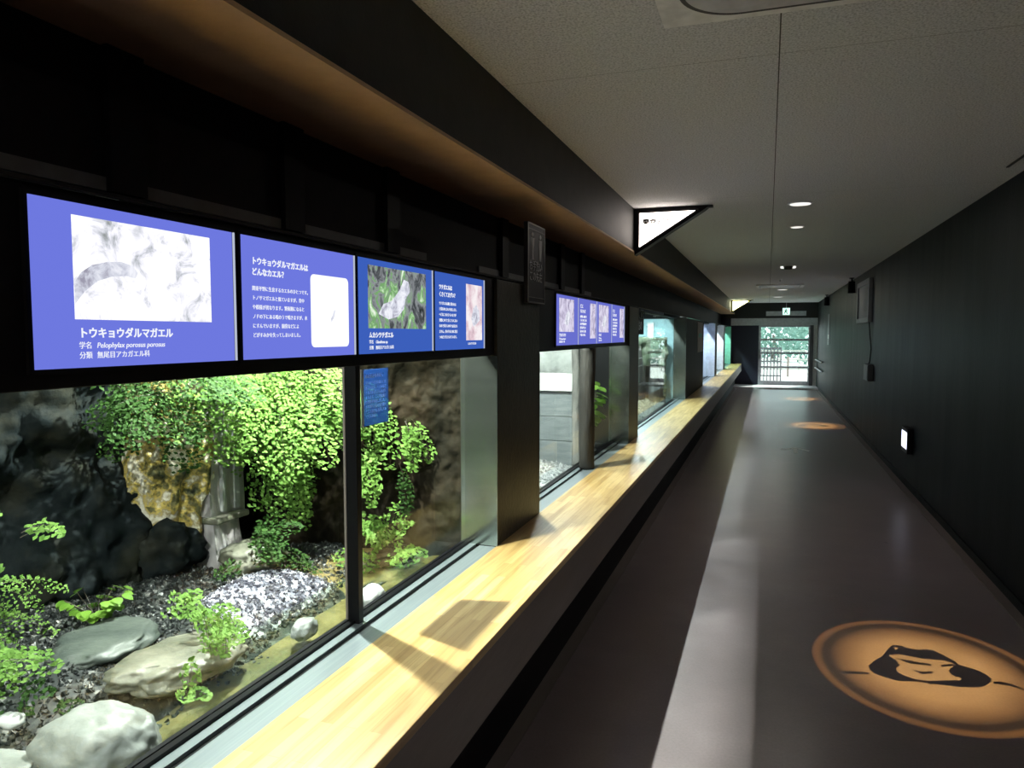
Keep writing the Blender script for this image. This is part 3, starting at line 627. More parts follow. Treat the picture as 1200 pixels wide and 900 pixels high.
# broad-leaved ground plants
def leafplant(label, base, nl, L, leafl, mat, seed, spread=.8, name='leafy_plant', round_=.8):
    rr = random.Random(seed); e = empty(name, label, 'plant', base)
    for i in range(nl):
        bm = bmesh.new(); a = rr.uniform(0, 2 * pi); h = rr.uniform(.4, 1) * L
        tip = Vector((math.cos(a) * spread * h * .6, math.sin(a) * spread * h * .6, h))
        tube(bm, [Vector((0, 0, 0)), tip * .5 + Vector((0, 0, .1 * L)), tip], .002, 5, 0, .001)
        out = Vector((math.cos(a) + .3, math.sin(a) - .3, -.35)).normalized(); sd = out.cross(Vector((0, 0, 1))).normalized(); s = leafl * rr.uniform(.7, 1.1)
        prof = [(0, 0), (.15, .32), (.4, .48), (.65, .42), (.85, .25), (1, 0)]
        mid = [bm.verts.new(tip + out * s * t + Vector((0, 0, -.15 * t * t * s))) for t, w in prof]
        for sg in (-1, 1):
            ed = [bm.verts.new(tip + out * s * t + sd * sg * w * s * round_ + Vector((0, 0, -.15 * t * t * s + w * s * .12))) for t, w in prof[1:-1]]
            ring = [mid[0]] + ed + [mid[-1]]
            for k in range(len(prof) - 1):
                vs = [mid[k], mid[k + 1], ring[k + 1], ring[k]]; vs = [v for n_, v in enumerate(vs) if v not in vs[:n_]]
                if len(vs) > 2: f = bm.faces.new(vs); f.material_index = 1
        link('leaf', bm, ['stem', mat], e, smooth=True)
    return e
leafplant('broad-leaved dark green plant on the gravel below the dark rock', (-2.0, 1.72, .68), 46, .10, .036, 'leafb', 5, 1.5, round_=1.0)

# ================================================================== TANK 2: timber diorama
pw = empty('plank_fence', 'grey horizontal plank wall with white cap inside the second tank', 'plank wall', (-1.7, 5.15, .66))
for k in range(3):
    bobj('plank', (-2.3, -1.262, 5.15, 5.175, .645 + k * .18, .645 + k * .18 + .176), 'timber', pw, bevel=.002)
bobj('cap_rail', (-2.3, -1.262, 5.12, 5.20, 1.19, 1.32), 'white', pw, bevel=.004)
rockwall('backdrop_rock', [(-2.45, 3.45), (-2.4, 4.6), (-2.2, 5.25), (-1.30, 5.40)], .6, 1.79, 'plaster', 'pale mottled rock backdrop above the plank wall', 6.2, .05, 90, 60, thick=.12)
bed('white_gravel', -2.2, -1.24, 3.45, 5.95, 'gravelx', lambda x, y: .64 + .06 * min(1, max(0, (-1.3 - x) * 2.2)) + .02 * noise.noise(Vector((x * 6, y * 5, 2))), 'white gravel bed of the second tank', pebbles=3500, kind='stuff', n=60, k=24, pr=(.006, .016))
def logpost(name, x, y, r, z0, z1, mat, label, seed):
    bm = bmesh.new(); n, k = 20, 40; rings = []
    for j in range(k + 1):
        z = z0 + (z1 - z0) * j / k; cx = x + .008 * noise.noise(Vector((z * 3, seed, 0))); cy = y + .008 * noise.noise(Vector((z * 3, seed, 5)))
        rings.append([bm.verts.new((cx + r * (1 + .13 * noise.noise(Vector((math.cos(a) * 2, math.sin(a) * 2, z * 5 + seed)))) * math.cos(a), cy + r * (1 + .13 * noise.noise(Vector((math.cos(a) * 2, math.sin(a) * 2, z * 5 + seed)))) * math.sin(a), z)) for a in [2 * pi * q / n for q in range(n)]])
    for A, B in zip(rings, rings[1:]):
        for q in range(n): bm.faces.new((A[q], A[(q + 1) % n], B[(q + 1) % n], B[q]))
    bm.faces.new(rings[0]); bm.faces.new(rings[-1])
    return tag(link(name, bm, mat, smooth=True), label, 'post')
logpost('log_post', -1.135, 4.79, .052, .699, 1.512, 'bark', 'dark bark-covered post standing on the sill of the second window', 2)
logpost('log_post', -1.285, 5.09, .030, .66, 1.6, 'barkl', 'pale bark post inside the second tank left of the dark post', 6)
blob('driftwood', (-1.42, 4.15, .70), (.05, .13, .03), 61, 'barkl', 'grey piece of driftwood on the white gravel', 'driftwood', 4, .4, 2.5, rotz=.4)
# curved white root
bm = bmesh.new(); tube(bm, [(-1.45, 3.98, .69), (-1.45, 3.97, .80), (-1.45, 3.99, .88), (-1.44, 4.03, .905), (-1.44, 4.08, .89)], .009, 7, 0, .003); tube(bm, [(-1.45, 3.97, .76), (-1.45, 4.02, .80), (-1.44, 4.07, .795)], .006, 6, 0, .002)
tag(link('bent_root', bm, 'stonew'), 'bent white root sticking out of the white gravel', 'root')
lp = leafplant('bright green large-leaved plant at the right end of the second window', (-1.33, 5.70, .68), 24, .56, .11, 'leafb', 8, .20, round_=1.0)

# ================================================================== TANK 3
tag(bobj('backdrop_panel', (-3.0, -1.25, 10.55, 10.60, .551, 1.82), 'sky_panel'), 'pale blue backdrop panel at the far end of the third tank', 'panel')
rockwall('rock_cliff', [(-2.35, 6.45), (-2.3, 7.6), (-2.3, 9.0), (-2.1, 9.9), (-1.32, 10.3)], .56, 1.56, 'mossbank', 'grey-green mossy rock bank in the third tank', 4.4, .12, 90, 50, thick=.2)
rockwall('rock_cliff', [(-2.0, 6.45), (-1.95, 8.0), (-1.9, 9.0), (-1.7, 9.6), (-1.30, 9.95)], .56, 1.18, 'rockb', 'dark brown lower rock step in the third tank', 5.7, .08, 80, 40, thick=.2)
bed('green_gravel', -1.9, -1.24, 6.45, 9.9, 'stoneg', lambda x, y: .66 + .14 * min(1, max(0, (-1.25 - x) * 2)), 'speckled pale green gravel bed in the third tank', pebbles=3500, kind='stuff', n=70, k=20, pr=(.01, .03))
def stump(x, y, r, h, seed, label, z0=.6):
    bm = bmesh.new(); n, k = 24, 26; rings = []
    for j in range(k + 1):
        t = j / k; z = z0 + h * t; rr_ = r * (1 - .45 * t ** 1.5)
        rings.append([bm.verts.new((x + rr_ * (1 + .3 * noise.noise(Vector((math.cos(a) * 1.5, math.sin(a) * 1.5, z * 3 + seed)))) * math.cos(a), y + 1.6 * rr_ * (1 + .3 * noise.noise(Vector((math.cos(a) * 1.5, math.sin(a) * 1.5, z * 3 + seed)))) * math.sin(a), z + (.08 * noise.noise(Vector((math.cos(a) * 2, math.sin(a) * 2, seed))) if j == k else 0))) for a in [2 * pi * q / n for q in range(n)]])
    for A, B in zip(rings, rings[1:]):
        for q in range(n): bm.faces.new((A[q], A[(q + 1) % n], B[(q + 1) % n], B[q]))
    bm.faces.new(rings[0]); bm.faces.new(rings[-1])
    return tag(link('tree_stump', bm, 'bark', smooth=True), label, 'stump')
stump(-1.62, 9.55, .13, .82, 1, 'dark ragged tree stump behind the third window')
stump(-1.40, 9.75, .085, .70, 4, 'narrower dark stump right of the ragged stump, third window')
lb = empty('light_tube', 'upright white light tube at the far end of the third tank', 'lamp', (-1.6, 10.4, 1.2))
bobj('tube_body', (-1.60, -1.55, 10.44, 10.49, 1.25, 1.74), 'tube', lb); bobj('tube_holder', (-1.62, -1.53, 10.49, 10.54, 1.22, 1.77), 'white', lb)
st = empty('window_card', 'dark printed card at the top left corner of the third window', 'sign', (-1.21, 6.9, 1.6))
bobj('card', (-1.213, -1.210, 7.0, 7.6, 1.60, 1.82), 'signdark', st)
text('水辺にすむ\n生きもの', (-1.2095, 7.05, 1.76), .11, 'signtext', st, bold=.001)

# ================================================================== TANKS 4-6 (far)
for i, (y0, y1, pm, lab) in enumerate(((13.2, 16.6, 'lav_panel', 'lavender backdrop panel of the fourth tank'), (16.7, 19.8, 'white', 'white backdrop panel of the fifth tank'), (19.9, 23.6, 'teal_panel', 'teal backdrop panel of the last tank'))):
    o = bobj('backdrop_panel', (-2.05, -2.0, y0, y1, .6, 2.5), pm); tag(o, lab, 'panel')
    o = bobj('partition_panel', (-2.0, -1.26, y1 - .06, y1, .6, 1.82), pm); tag(o, lab.replace('backdrop', 'end'), 'panel')
    blob('rock_mass', (-1.75, y1 - 1.1, .85), (.22, .9, .40), 71 + i, 'rock', ['dark rock mass in the fourth tank', 'dark rock mass in the fifth tank', 'dark green rock mass in the last tank'][i], 'rock', 4, .5, 2.2)
    blob('rock_mass', (-1.42, y1 - .75, .92), (.11, .4, .34), 81 + i, 'rock', ['lower dark rock in front in the fourth tank', 'lower dark rock in front in the fifth tank', 'lower dark rock in front in the last tank'][i], 'rock', 4, .5, 2.2)
    bed('tank_gravel', -2.0, -1.24, y0, y1, 'stoned', lambda x, y: .68, ['grey gravel floor of the fourth tank', 'grey gravel floor of the fifth tank', 'grey gravel floor of the last tank'][i], n=20, k=8, kind='stuff')
po = empty('notice', 'narrow pale notice on the dark wall between third and fourth windows', 'sign', (-1.07, 12.2, 1.3))
bobj('sheet', (-1.0699, -1.062, 12.15, 13.05, 1.31, 1.80), 'cork', po); bobj('printed_block', (-1.062, -1.0605, 12.25, 12.95, 1.55, 1.62), 'teal_panel', po)

# ================================================================== TRIANGULAR LIGHT-BOX SIGNS
def trisign(y, label, mat, edge, body=None, k=1.0):
    t = empty('lightbox_sign', label, 'sign', (-1.0, y, 2.2), None)
    off = t.location
    outer = [(-.994, 2.565), (-.44, 2.565), (-.47, 2.54), (-.994, 2.215)]
    bm = bmesh.new(); prism(bm, outer, 'y', y + .006, y + .11, off=off); link('case', bm, 'black', t)
    tri = [(-.962, 2.538), (-.515, 2.538), (-.962, 2.262)]
    bm = bmesh.new(); prism(bm, tri, 'y', y - .002, y + .0055, off=off); link('lit_face', bm, mat, t)
    bm = bmesh.new()
    for a, b in zip(tri, tri[1:] + tri[:1]):
        tube(bm, [Vector((a[0], y, a[1])) - off, Vector((b[0], y, b[1])) - off], .007, 6)
    link('face_frame', bm, edge, t)
    bm = bmesh.new(); box(bm, -.998, -.41, y + .01, y + .06, 2.553, 2.5699, off=off); link('top_rail', bm, 'blackp', t)
    if body:
        for ch, x, z, s in body: text(ch, (x, y - .0045, z), s, 'ink', t, rot=(pi / 2, 0, 0), name='lettering', bold=.0022)
    return t
trisign(5.74, 'nearer triangular lit sign with black characters, hanging from ceiling corner', 'lbox', 'blackp', [('東', -.932, 2.445, .052), ('京', -.876, 2.445, .048), ('の', -.822, 2.445, .034), ('小', -.780, 2.462, .044), ('川', -.715, 2.488, .036)])
trisign(21.7, 'farther triangular lit sign with yellow rim near corridor end', 'lboxy', 'yellowedge')

# ================================================================== CEILING THINGS
def rrect(cx, cy, hx, hy, r, n=8):
    return [(p[0] + cx, p[1] + cy) for p in rounded(-hx, hx, -hy, hy, r, n)]
def aircon(cx, cy, h, label):
    a = empty('air_conditioner', label, 'air conditioner', (cx, cy, ZC))
    off = a.location
    bm = bmesh.new(); prism(bm, rrect(cx, cy, h, h, .012), 'z', ZC - .022, ZC - .0005, off=off); link('panel', bm, 'acwhite', a)
    bm = bmesh.new(); prism(bm, rrect(cx, cy, h * .86, h * .90 + .012, .17, 14), 'z', ZC - .0235, ZC - .0225, off=off); link('air_slot', bm, 'blackp', a)
    bm = bmesh.new(); prism(bm, rrect(cx, cy, h * .86 - .014, h * .90 - .002, .16, 14), 'z', ZC - .0243, ZC - .0236, off=off); link('grille', bm, 'acgrey', a)
aircon(.15, 1.90, .475, 'large square ceiling air conditioner cut off by the top of the picture')
aircon(.20, 15.6, .44, 'distant square ceiling air conditioner seen edge-on')
def downlight(x, y, r, label):
    d = empty('downlight', label, 'ceiling light', (x, y, ZC))
    bm = bmesh.new(); disc(bm, 0, 0, -.008, -.0005, r, 40, r * 1.05); link('rim', bm, 'acwhite', d)
    bm = bmesh.new(); disc(bm, 0, 0, -.010, -.0082, r * .86, 40); link('lamp_disc', bm, 'lampw', d)
downlight(.205, 5.90, .085, 'nearest round recessed ceiling light')
downlight(.225, 7.15, .06, 'smaller round ceiling light behind the nearest one')
downlight(.27, 16.95, .11, 'round ceiling light beyond the distant air conditioner')
downlight(.22, 20.2, .12, 'farthest round ceiling light near the corridor end')
sm = empty('smoke_detector', 'small dark ceiling detector with two bright dots, mid corridor', 'detector', (.25, 11.25, ZC))
bm = bmesh.new(); disc(bm, 0, 0, -.045, -.0005, .05, 24, .075); link('detector_body', bm, 'blackp', sm)
for dx in (-.075, .075):
    bm = bmesh.new(); disc(bm, dx, 0, -.03, -.0005, .026, 14, .03); link('indicator', bm, 'lampw', sm)
sp = empty('sprinkler', 'tiny sprinkler head before the distant air conditioner', 'sprinkler', (.18, 13.8, ZC))
bm = bmesh.new(); disc(bm, 0, 0, -.012, -.0005, .035, 16); link('plate', bm, 'acwhite', sp)
bm = bmesh.new(); disc(bm, 0, 0, -.04, -.0122, .012, 12, .008); link('nozzle', bm, 'steel', sp)
bm = bmesh.new(); box(bm, 1.282, 1.296, 4.2, 5.03, ZC - .006, ZC - .0003); tag(link('ceiling_rail', bm, 'blackp'), 'thin dark rail on the ceiling at the upper right', 'rail')

# projectors (gobo) ------------------------------------------------------------
FC = (.76, 3.88)          # circle centre on floor
PXO = .54                 # projector stands this far to the right of its circle
def px2floor(u, v):       # digitised frog outline, metres relative to the circle centre
    return u, v
OUT = [(-0.2639, -0.0495), (-0.2292, 0.0202), (-0.1767, 0.1065), (-0.1556, 0.1664), (-0.1175, 0.2521), (-0.0799, 0.2615), (-0.0508, 0.2387), (-0.0076, 0.2268), (0.0351, 0.2506), (0.0676, 0.253), (0.0925, 0.2175), (0.1169, 0.1829), (0.1407, 0.1489), (0.1491, 0.1024), (0.1824, 0.0897), (0.2241, 0.0645), (0.2501, 0.027), (0.2599, -0.015), (0.2457, -0.0497), (0.2144, -0.097), (0.185, -0.1258), (0.1484, -0.1386), (0.0945, -0.1531), (0.0487, -0.1546), (-0.0092, -0.1574), (-0.0205, -0.1715), (-0.0322, -0.1566), (-0.0847, -0.1573), (-0.1468, -0.1789), (-0.2036, -0.1613), (-0.2479, -0.1309), (-0.2649, -0.0946)]
INN = [(-0.1531, 0.1147), (-0.098, 0.1425), (-0.0553, 0.1315), (-0.0065, 0.1229), (0.0443, 0.1288), (0.0945, 0.1329), (0.1278, 0.1163), (0.1328, 0.0967), (0.1093, 0.0563), (0.0895, 0.0177), (0.0919, -0.0281), (0.1273, -0.0537), (0.1169, -0.0753), (0.0349, -0.1083), (-0.0282, -0.1347), (-0.0807, -0.1336), (-0.124, -0.1078), (-0.1457, -0.072), (-0.1415, -0.031), (-0.1228, -0.0003), (-0.1288, 0.0635), (-0.1489, 0.0904)]
STR = [[(-0.1255, 0.0855), (-0.0641, 0.0776), (0.0234, 0.0666), (0.0198, 0.0458), (-0.0698, 0.0424)], [(0.0659, 0.0742), (0.1263, 0.1054), (0.1284, 0.0848), (0.0696, 0.054)], [(-0.0764, -0.0292), (-0.0348, -0.0376), (0.0147, -0.0156), (0.0116, -0.0399), (-0.0354, -0.0635)], [(-0.4115, -0.1693), (-0.3725, -0.1478), (-0.3219, -0.1365), (-0.2723, -0.1317), (-0.2711, -0.1467), (-0.325, -0.1655), (-0.3818, -0.1822)], [(0.2593, -0.0405), (0.2934, -0.0286), (0.33, -0.0394), (0.369, -0.0788), (0.4078, -0.1141), (0.3659, -0.0898), (0.3179, -0.0638), (0.279, -0.0629), (0.2537, -0.063)]]
HOLE = [(-0.1153, 0.2217), (-0.1009, 0.2304), (-0.0943, 0.2182), (-0.1057, 0.198), (-0.1165, 0.1996)]
def projector(cx, cy, label, power, k):
    x, y, z = cx + PXO, cy, 2.44
    p = empty('projector', label, 'projector', (x, y, z), 'picture projectors high on the right wall')
    bm = bmesh.new()
    n = 20
    A = [bm.verts.new((.055 * math.cos(2 * pi * q / n), .055 * math.sin(2 * pi * q / n), .07)) for q in range(n)]
    B = [bm.verts.new((.065 * math.cos(2 * pi * q / n), .065 * math.sin(2 * pi * q / n), -.13)) for q in range(n)]
    for q in range(n): bm.faces.new((A[q], A[(q + 1) % n], B[(q + 1) % n], B[q]))
    bm.faces.new(A); link('barrel', bm, 'black', p, smooth=True)
    bm = bmesh.new(); tube(bm, [(0, 0, .07), (0, 0, ZC - z - .012)], .012, 8); disc(bm, 0, 0, ZC - z - .014, ZC - z - .0005, .04, 20); link('bracket', bm, 'black', p)
    # picture slide: real cut-out plate in front of the lamp
    zs = .10; s = zs / z
    cu = bpy.data.curves.new('picture_slide', 'CURVE'); cu.dimensions = '2D'; cu.fill_mode = 'BOTH'; cu.extrude = .0001
    for poly in [OUT, INN, HOLE] + STR:
        spn = cu.splines.new('POLY'); spn.points.add(len(poly) - 1); spn.use_cyclic_u = True
        for q, (a, b) in enumerate(poly): spn.points[q].co = ((a - PXO) * s, b * s, 0, 1)
    cu.materials.append(M['black'])
    tmp = bpy.data.objects.new('slide_outline', cu); COL.objects.link(tmp); bpy.context.view_layer.update()
    me = bpy.data.meshes.new_from_object(tmp.evaluated_get(bpy.context.evaluated_depsgraph_get())); bpy.data.objects.remove(tmp)
    so = bpy.data.objects.new('picture_slide', me); COL.objects.link(so); so.parent = p; so.location = (0, 0, -zs)
    if not me.materials: me.materials.append(M['black'])
    L = bpy.data.lights.new('projector_lamp', 'SPOT'); L.energy = power; L.spot_size = math.radians(64); L.spot_blend = .02; L.shadow_soft_size = .0001
    L.use_nodes = True; nt = L.node_tree; nt.nodes.clear(); K = nt.links
    out = nt.nodes.new('ShaderNodeOutputLight'); em = nt.nodes.new('ShaderNodeEmission')
    tc = N(nt, 'ShaderNodeTexCoord'); sx = N(nt, 'ShaderNodeSeparateXYZ'); K.new(tc.outputs['Normal'], sx.inputs[0])
    ab = N(nt, 'ShaderNodeMath', operation='ABSOLUTE'); K.new(sx.outputs['Z'], ab.inputs[0])
    def pr(sock, off, sc):
        d = N(nt, 'ShaderNodeMath', operation='DIVIDE'); K.new(sock, d.inputs[0]); K.new(ab.outputs[0], d.inputs[1])
        m_ = N(nt, 'ShaderNodeMath', operation='MULTIPLY_ADD'); K.new(d.outputs[0], m_.inputs[0]); m_.inputs[1].default_value = z * sc; m_.inputs[2].default_value = off * sc
        q = N(nt, 'ShaderNodeMath', operation='POWER'); K.new(m_.outputs[0], q.inputs[0]); q.inputs[1].default_value = 2
        return q.outputs[0]
    def absin(sock, off, sc):
        return pr(sock, off, sc)
    ad = N(nt, 'ShaderNodeMath', operation='ADD'); K.new(pr(sx.outputs['X'], PXO, 1 / .52), ad.inputs[0]); K.new(pr(sx.outputs['Y'], 0, 1 / .62), ad.inputs[1])
    sq = N(nt, 'ShaderNodeMath', operation='SQRT'); K.new(ad.outputs[0], sq.inputs[0])
    col = ramp(nt, sq.outputs[0], [(0, (1, .66, .22)), (.5, (1, .62, .19)), (.72, (.45, .25, .07)), (.84, (.05, .03, .008)), (.89, (.05, .03, .008)), (.94, (.34, .17, .035)), (.975, (.26, .12, .025)), (1.0, (0, 0, 0))])
    K.new(col, em.inputs['Color']); em.inputs['Strength'].default_value = 1
    K.new(em.outputs[0], out.inputs['Surface'])
    lo = bpy.data.objects.new('projector_lamp', L); COL.objects.link(lo); lo.location = (x, y, z)
    return p
projector(FC[0], FC[1], 'black picture projector nearest the camera above the frog circle', 520, 1)
projector(.80, 13.9, 'black picture projector above the framed box on the right wall', 700, 2)
projector(.80, 19.6, 'farthest black picture projector on the right wall', 700, 3)

# ================================================================== RIGHT WALL THINGS
fbx = empty('wall_display_case', 'grey framed shallow case high on the right wall', 'case', (XR, 12.6, 1.8))
bm = bmesh.new()
for a in ((11.75, 11.84, 1.78, 2.42), (13.16, 13.25, 1.78, 2.42), (11.84, 13.16, 1.78, 1.85), (11.84, 13.16, 2.35, 2.42)): box(bm, XR - .05, XR - .0005, *a, off=fbx.location)
link('frame', bm, 'grey', fbx); bobj('back_panel', (XR - .03, XR - .0005, 11.84, 13.16, 1.85, 2.35), 'greyd', fbx); bobj('notice_sheet', (XR - .036, XR - .031, 11.9, 12.35, 1.95, 2.3), 'paper', fbx)
cb = bmesh.new(); tube(cb, [(XR - .03, 11.78, 1.79), (XR - .02, 11.74, 1.6), (XR - .012, 11.62, 1.4), (XR - .012, 11.72, 1.22), (XR - .03, 11.7, 1.17)], .008, 6); tag(link('cable', cb, 'black'), 'black cable hanging from the framed case', 'cable')
ph = empty('wall_switch_box', 'small grey box on the right wall at the cable end', 'switch box', (XR, 11.6, .95))
bobj('box_body', (XR - .07, XR - .0005, 11.42, 11.9, .94, 1.175), 'greyd', ph, bevel=.008); bobj('box_front', (XR - .076, XR - .071, 11.46, 11.56, .96, 1.15), 'grey', ph)
gl = empty('guide_light', 'bright upright guide lamp low on the right wall', 'lamp', (XR, 8.5, .4))
bobj('lamp_case', (XR - .05, XR - .0005, 8.30, 8.66, .385, .64), 'black', gl, bevel=.004)
bobj('lamp_lens', (XR - .0535, XR - .0505, 8.34, 8.62, .43, .60), 'lamp', gl)
bobj('end_cover', (XR - .0535, XR - .0505, 8.34, 8.62, .605, .635), 'grey', gl)
bobj('end_cover', (XR - .0535, XR - .0505, 8.34, 8.62, .390, .425), 'grey', gl)
hr = empty('handrail', 'pair of bright metal handrails on the right wall near the glass door', 'handrail', (XR, 21.5, .6))
for zz in (.62, .86):
    bm = bmesh.new(); tube(bm, [Vector((XR - .07, 20.9, zz)) - hr.location, Vector((XR - .07, 23.5, zz)) - hr.location], .019, 10); link('rail', bm, 'rim', hr)
    for y in (21.1, 22.3, 23.4):
        bm = bmesh.new(); tube(bm, [Vector((XR - .0005, y, zz)) - hr.location, Vector((XR - .07, y, zz)) - hr.location], .01, 8); link('rail_bracket', bm, 'steel', hr)
ns = empty('wall_notice', 'tall thin pale notice near the door on the right wall', 'sign', (XR, 20, 1.5))
bobj('sheet', (XR - .012, XR - .0005, 19.3, 19.9, 1.35, 2.1), 'greyd', ns); bobj('white_tag', (XR - .016, XR - .0125, 19.4, 19.7, 1.5, 1.6), 'white', ns)

# floor arrow
bm = bmesh.new(); ax, ay = .39, 10.85
prism(bm, [(ax - .028, ay - .28), (ax + .028, ay - .28), (ax + .028, ay + .12), (ax + .17, ay - .10), (ax + .19, ay - .02), (ax, ay + .26), (ax - .19, ay - .02), (ax - .17, ay - .10), (ax - .028, ay + .12)], 'z', .0003, .0012)
tag(link('floor_arrow', bm, 'arrow'), 'white arrow printed on the corridor floor pointing to the door', 'arrow')

# ================================================================== END WALL AND OUTSIDE
bobj('wall_front', (-3.3, XR, YE, YE + .15, 2.10, 2.85), 'blackp', kind='structure')
bobj('trim_7', (-1.1, XR, YE - .02, YE, 1.88, 2.10), 'acgrey', kind='structure')
bobj('wall_front', (-3.3, -.27, YE, YE + .1, .05, 2.1), 'navy', kind='structure')
bobj('trim_8', (-.95, XR, YE - 1.2, YE + .6, 0, .05), 'cream', kind='structure')  # pale strip across the floor before the door
bd = empty('wall_board', 'long pale grey board above the glass door', 'board', (.5, YE, 2.2))
bobj('board', (-.07, 1.08, YE - .03, YE - .001, 2.17, 2.31), 'acgrey', bd)
ex = empty('exit_sign', 'small glowing green and white exit sign hung before the grey board', 'sign', (.5, YE - .1, 2.2))
bobj('sign_case', (.40, .62, YE - .10, YE - .05, 2.19, 2.41), 'white', ex); bobj('lit_face', (.41, .61, YE - .104, YE - .1005, 2.20, 2.40), 'exitg', ex)
bm = bmesh.new(); off = ex.location
prism(bm, [(.50 + .016 * math.cos(q * pi / 4), 2.365 + .016 * math.sin(q * pi / 4)) for q in range(8)], 'y', YE - .107, YE - .105, off=off)
prism(bm, [(.47, 2.34), (.52, 2.345), (.555, 2.31), (.545, 2.30), (.52, 2.32), (.51, 2.29), (.54, 2.26), (.55, 2.22), (.535, 2.22), (.52, 2.25), (.49, 2.28), (.465, 2.23), (.44, 2.23), (.47, 2.30), (.48, 2.32), (.455, 2.31), (.445, 2.32)], 'y', YE - .107, YE - .105, off=off)
link('running_figure', bm, 'exitd', ex)
bm = bmesh.new(); tube(bm, [Vector((.51, YE - .075, 2.41)) - off, Vector((.51, YE - .075, ZC)) - off], .01, 6); link('suspension_rod', bm, 'alum', ex)

dr = bpy.data.objects.new('door_1', None); COL.objects.link(dr); dr['kind'] = 'structure'; dr.location = (.5, YE, .05)
dr['label'] = 'sliding glass door with three cross bars at the corridor end'
def db(name, b, m, bv=0): return bobj(name, b, m, dr, bevel=bv)
db('door_frame', (-.27, -.205, YE, YE + .06, .05, 1.88), 'alum'); db('door_frame', (1.16, 1.20, YE, YE + .06, .05, 1.88), 'alum')
db('door_frame', (-.205, 1.16, YE, YE + .06, 1.83, 1.88), 'alum'); db('door_frame', (-.205, 1.16, YE, YE + .06, .05, .18), 'alum')
for z in (1.442, 1.033, .597): db('cross_bar', (-.205, 1.16, YE + .002, YE + .055, z - .03, z + .03), 'alum')
db('glass_pane', (-.205, 1.16, YE + .022, YE + .03, .18, 1.83), 'glass')
db('door_post', (1.20, 1.30, YE - .05, YE + .1, .05, 1.88), 'greyd')
db('door_post', (1.30, XR, YE, YE + .1, .05, 1.88), 'white')
db('handle', (-.245, -.232, YE - .03, YE - .001, .85, 1.15), 'steel')
bobj('ground', (-14, 14, YE + .6, 60, -.1, -.02), 'ground', kind='structure')
# fences outside
def picket(x0, x1, y, z1, n, label, mat='alum', name='fence'):
    f = empty(name, label, 'fence', (x0, y, -.02))
    bm = bmesh.new()
    for z in (z1 - .06, z1 * .55, .12): box(bm, x0, x1, y, y + .04, z, z + .05, off=f.location)
    link('fence_rail', bm, mat, f)
    for i in range(n):
        x = x0 + (x1 - x0) * i / max(1, n - 1); bobj('picket', (x - .022, x + .022, y - .02, y + .02, -.02, z1), mat, f)
picket(-.9, .45, 27.5, 1.15, 13, 'grey slatted fence outside the left half of the door', 'greyd')
picket(-2.5, 3.5, 33, .95, 9, 'pale low rail fence crossing behind the slatted fence', 'cork')
bm = bmesh.new(); tube(bm, [(.75, 30, -.02), (.75, 30, .75)], .04, 8); tag(link('bollard', bm, 'trunk'), 'reddish brown bollard seen through the lower door glass', 'bollard')
def tree(x, y, h, r, seed, label):
    t = empty('tree', label, 'tree', (x, y, -.02), 'trees beyond the glass door')
    rr = random.Random(seed); bm = bmesh.new(); tube(bm, [(0, 0, 0), (.1, 0, h * .5), (0, .1, h * .8)], .16, 10, 0, .07); link('trunk', bm, 'trunk', t)
    bm = bmesh.new()
    for _ in range(1500):
        c = Vector((rr.gauss(0, 1), rr.gauss(0, 1), rr.gauss(0, 1))); c = c.normalized() * rr.uniform(.4, 1) ** .5 * r; c.z = c.z * .9 + h
        a = Vector([rr.uniform(-1, 1) for _ in range(3)]).normalized(); b = a.cross(Vector([rr.uniform(-1, 1) for _ in range(3)])).normalized(); s = .17
        bm.faces.new([bm.verts.new(c + a * s), bm.verts.new(c + b * s * .5), bm.verts.new(c - a * s), bm.verts.new(c - b * s * .5)])
    link('crown', bm, 'foliage', t)
tree(2.6, 40, 2.0, 2.3, 1, 'bushy blue-green tree seen in the right of the door glass')
tree(-2.2, 43, 1.9, 2.1, 2, 'tree seen in the left of the door glass')
tree(.3, 47, 2.0, 2.2, 3, 'distant tree seen in the middle of the door glass')
tree(6, 46, 2.6, 2.6, 4, 'tree standing farthest right beyond the door')

# ================================================================== LIGHTS
def point(loc, e, col=(1, 1, 1), r=.03, size=None, blend=.3, aim=None):
    L = bpy.data.lights.new('tank_lamp', 'SPOT' if size else 'POINT'); L.energy = e; L.color = col; L.shadow_soft_size = r
    o = bpy.data.objects.new('tank_lamp', L); COL.objects.link(o); o.location = loc
    if size:
        L.spot_size = math.radians(size); L.spot_blend = blend
        if aim: o.rotation_euler = (Vector(aim) - Vector(loc)).to_track_quat('-Z', 'Y').to_euler()
    return o
def tlamp(y, e, col=(1, 1, .95), x=-1.50, z=2.05, size=.022, tilt=0):
    L = bpy.data.lights.new('tank_lamp', 'AREA'); L.shape = 'DISK'; L.size = size; L.energy = e; L.color = col
    o = bpy.data.objects.new('tank_lamp', L); COL.objects.link(o); o.location = (x, y, z); o.rotation_euler = (0, -math.radians(tilt), 0)
for y, e in ((2.13, 92), (2.66, 20), (.60, 42), (-1.2, 70), (-3.0, 60)): tlamp(y, e)
for y, e in ((4.2, 66), (5.55, 28)): tlamp(y, e, (.97, 1, 1))
for y, e in ((7.3, 42), (8.6, 44), (9.6, 50)): tlamp(y, e, (.80, .95, 1))
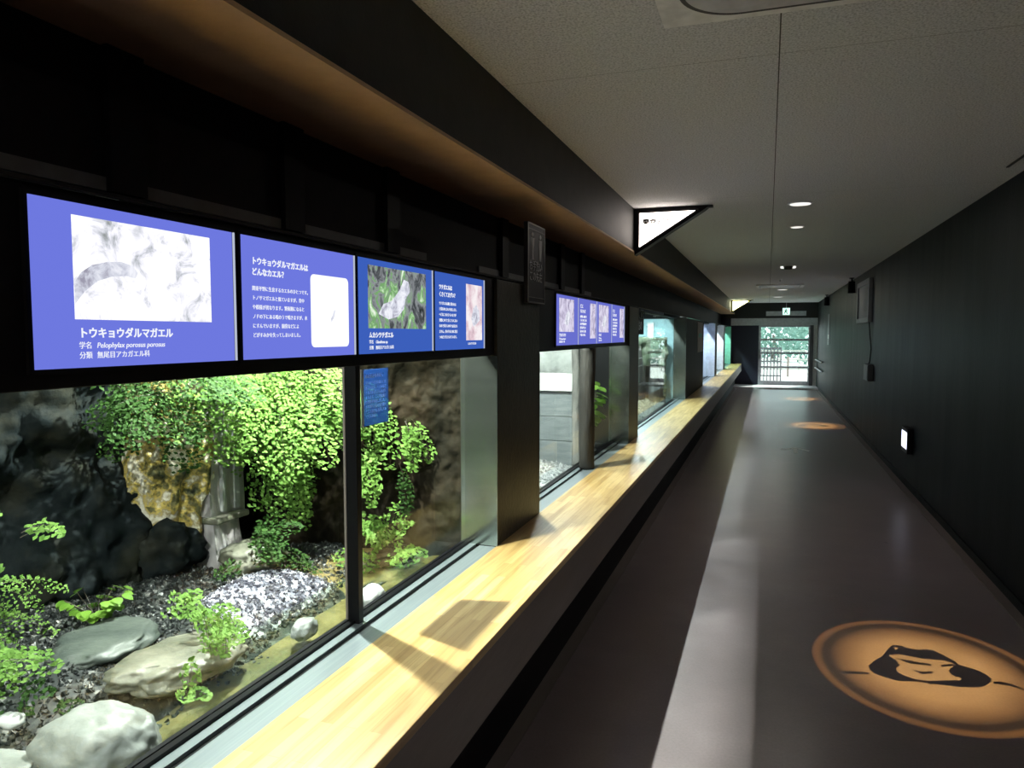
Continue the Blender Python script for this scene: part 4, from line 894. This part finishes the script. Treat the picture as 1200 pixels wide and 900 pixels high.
for y, e, c in ((13.9, 45, (.8, .87, 1)), (15.6, 45, (.8, .87, 1)), (17.6, 45, (.95, 1, 1)), (18.9, 45, (.95, 1, 1)), (20.9, 45, (.7, 1, .9)), (22.6, 45, (.7, 1, .9))): tlamp(y, e, c)
# sun outside
L = bpy.data.lights.new('sun', 'SUN'); L.energy = 7; L.angle = .02; L.color = (1, .97, .92)
o = bpy.data.objects.new('sun', L); COL.objects.link(o); o.rotation_euler = (math.radians(38), 0, math.radians(155))
# recessed lamps along the corridor, plus an added unseen fill behind the camera
for y, e in ((-2.5, 40), (5.9, 4), (7.15, 3), (11.3, 3), (16.95, 6), (20.2, 8)):
    L = bpy.data.lights.new('ceiling_and_fill_lamp', 'AREA'); L.shape = 'DISK'; L.size = .14; L.energy = e; L.color = (1, .93, .84)
    o = bpy.data.objects.new('ceiling_and_fill_lamp', L); COL.objects.link(o); o.location = (.2, y, ZC - .02)
w = bpy.data.worlds.new('World'); S.world = w; w.use_nodes = True
bg = w.node_tree.nodes['Background']; bg.inputs['Color'].default_value = (.80, .93, 1, 1); bg.inputs['Strength'].default_value = 3.0

# lettering becomes plain mesh
bpy.context.view_layer.update(); dg = bpy.context.evaluated_depsgraph_get()
for o in [o for o in COL.objects if o.type == 'FONT']:
    me = bpy.data.meshes.new_from_object(o.evaluated_get(dg)); q = bpy.data.objects.new('lettering', me); COL.objects.link(q)
    q.parent = o.parent; q.location = o.location.copy(); q.rotation_euler = o.rotation_euler.copy(); q.scale = o.scale.copy()
    if not me.materials: me.materials.append(o.data.materials[0])
    bpy.data.objects.remove(o)

# ================================================================== CAMERA
cam = bpy.data.cameras.new('camera'); co = bpy.data.objects.new('camera', cam); COL.objects.link(co); S.camera = co
cam.sensor_width = 36; cam.sensor_fit = 'HORIZONTAL'; cam.lens = 860 / 1200 * 36; cam.clip_start = .05; cam.clip_end = 300
co.location = (0, 0, 1.6)
co.rotation_euler = (math.radians(90 - 3.858), 0, math.radians(19.19))
S.view_settings.view_transform = 'Standard'; S.view_settings.look = 'None'; S.view_settings.exposure = 0; S.view_settings.gamma = 1; S.view_settings.use_curve_mapping = False
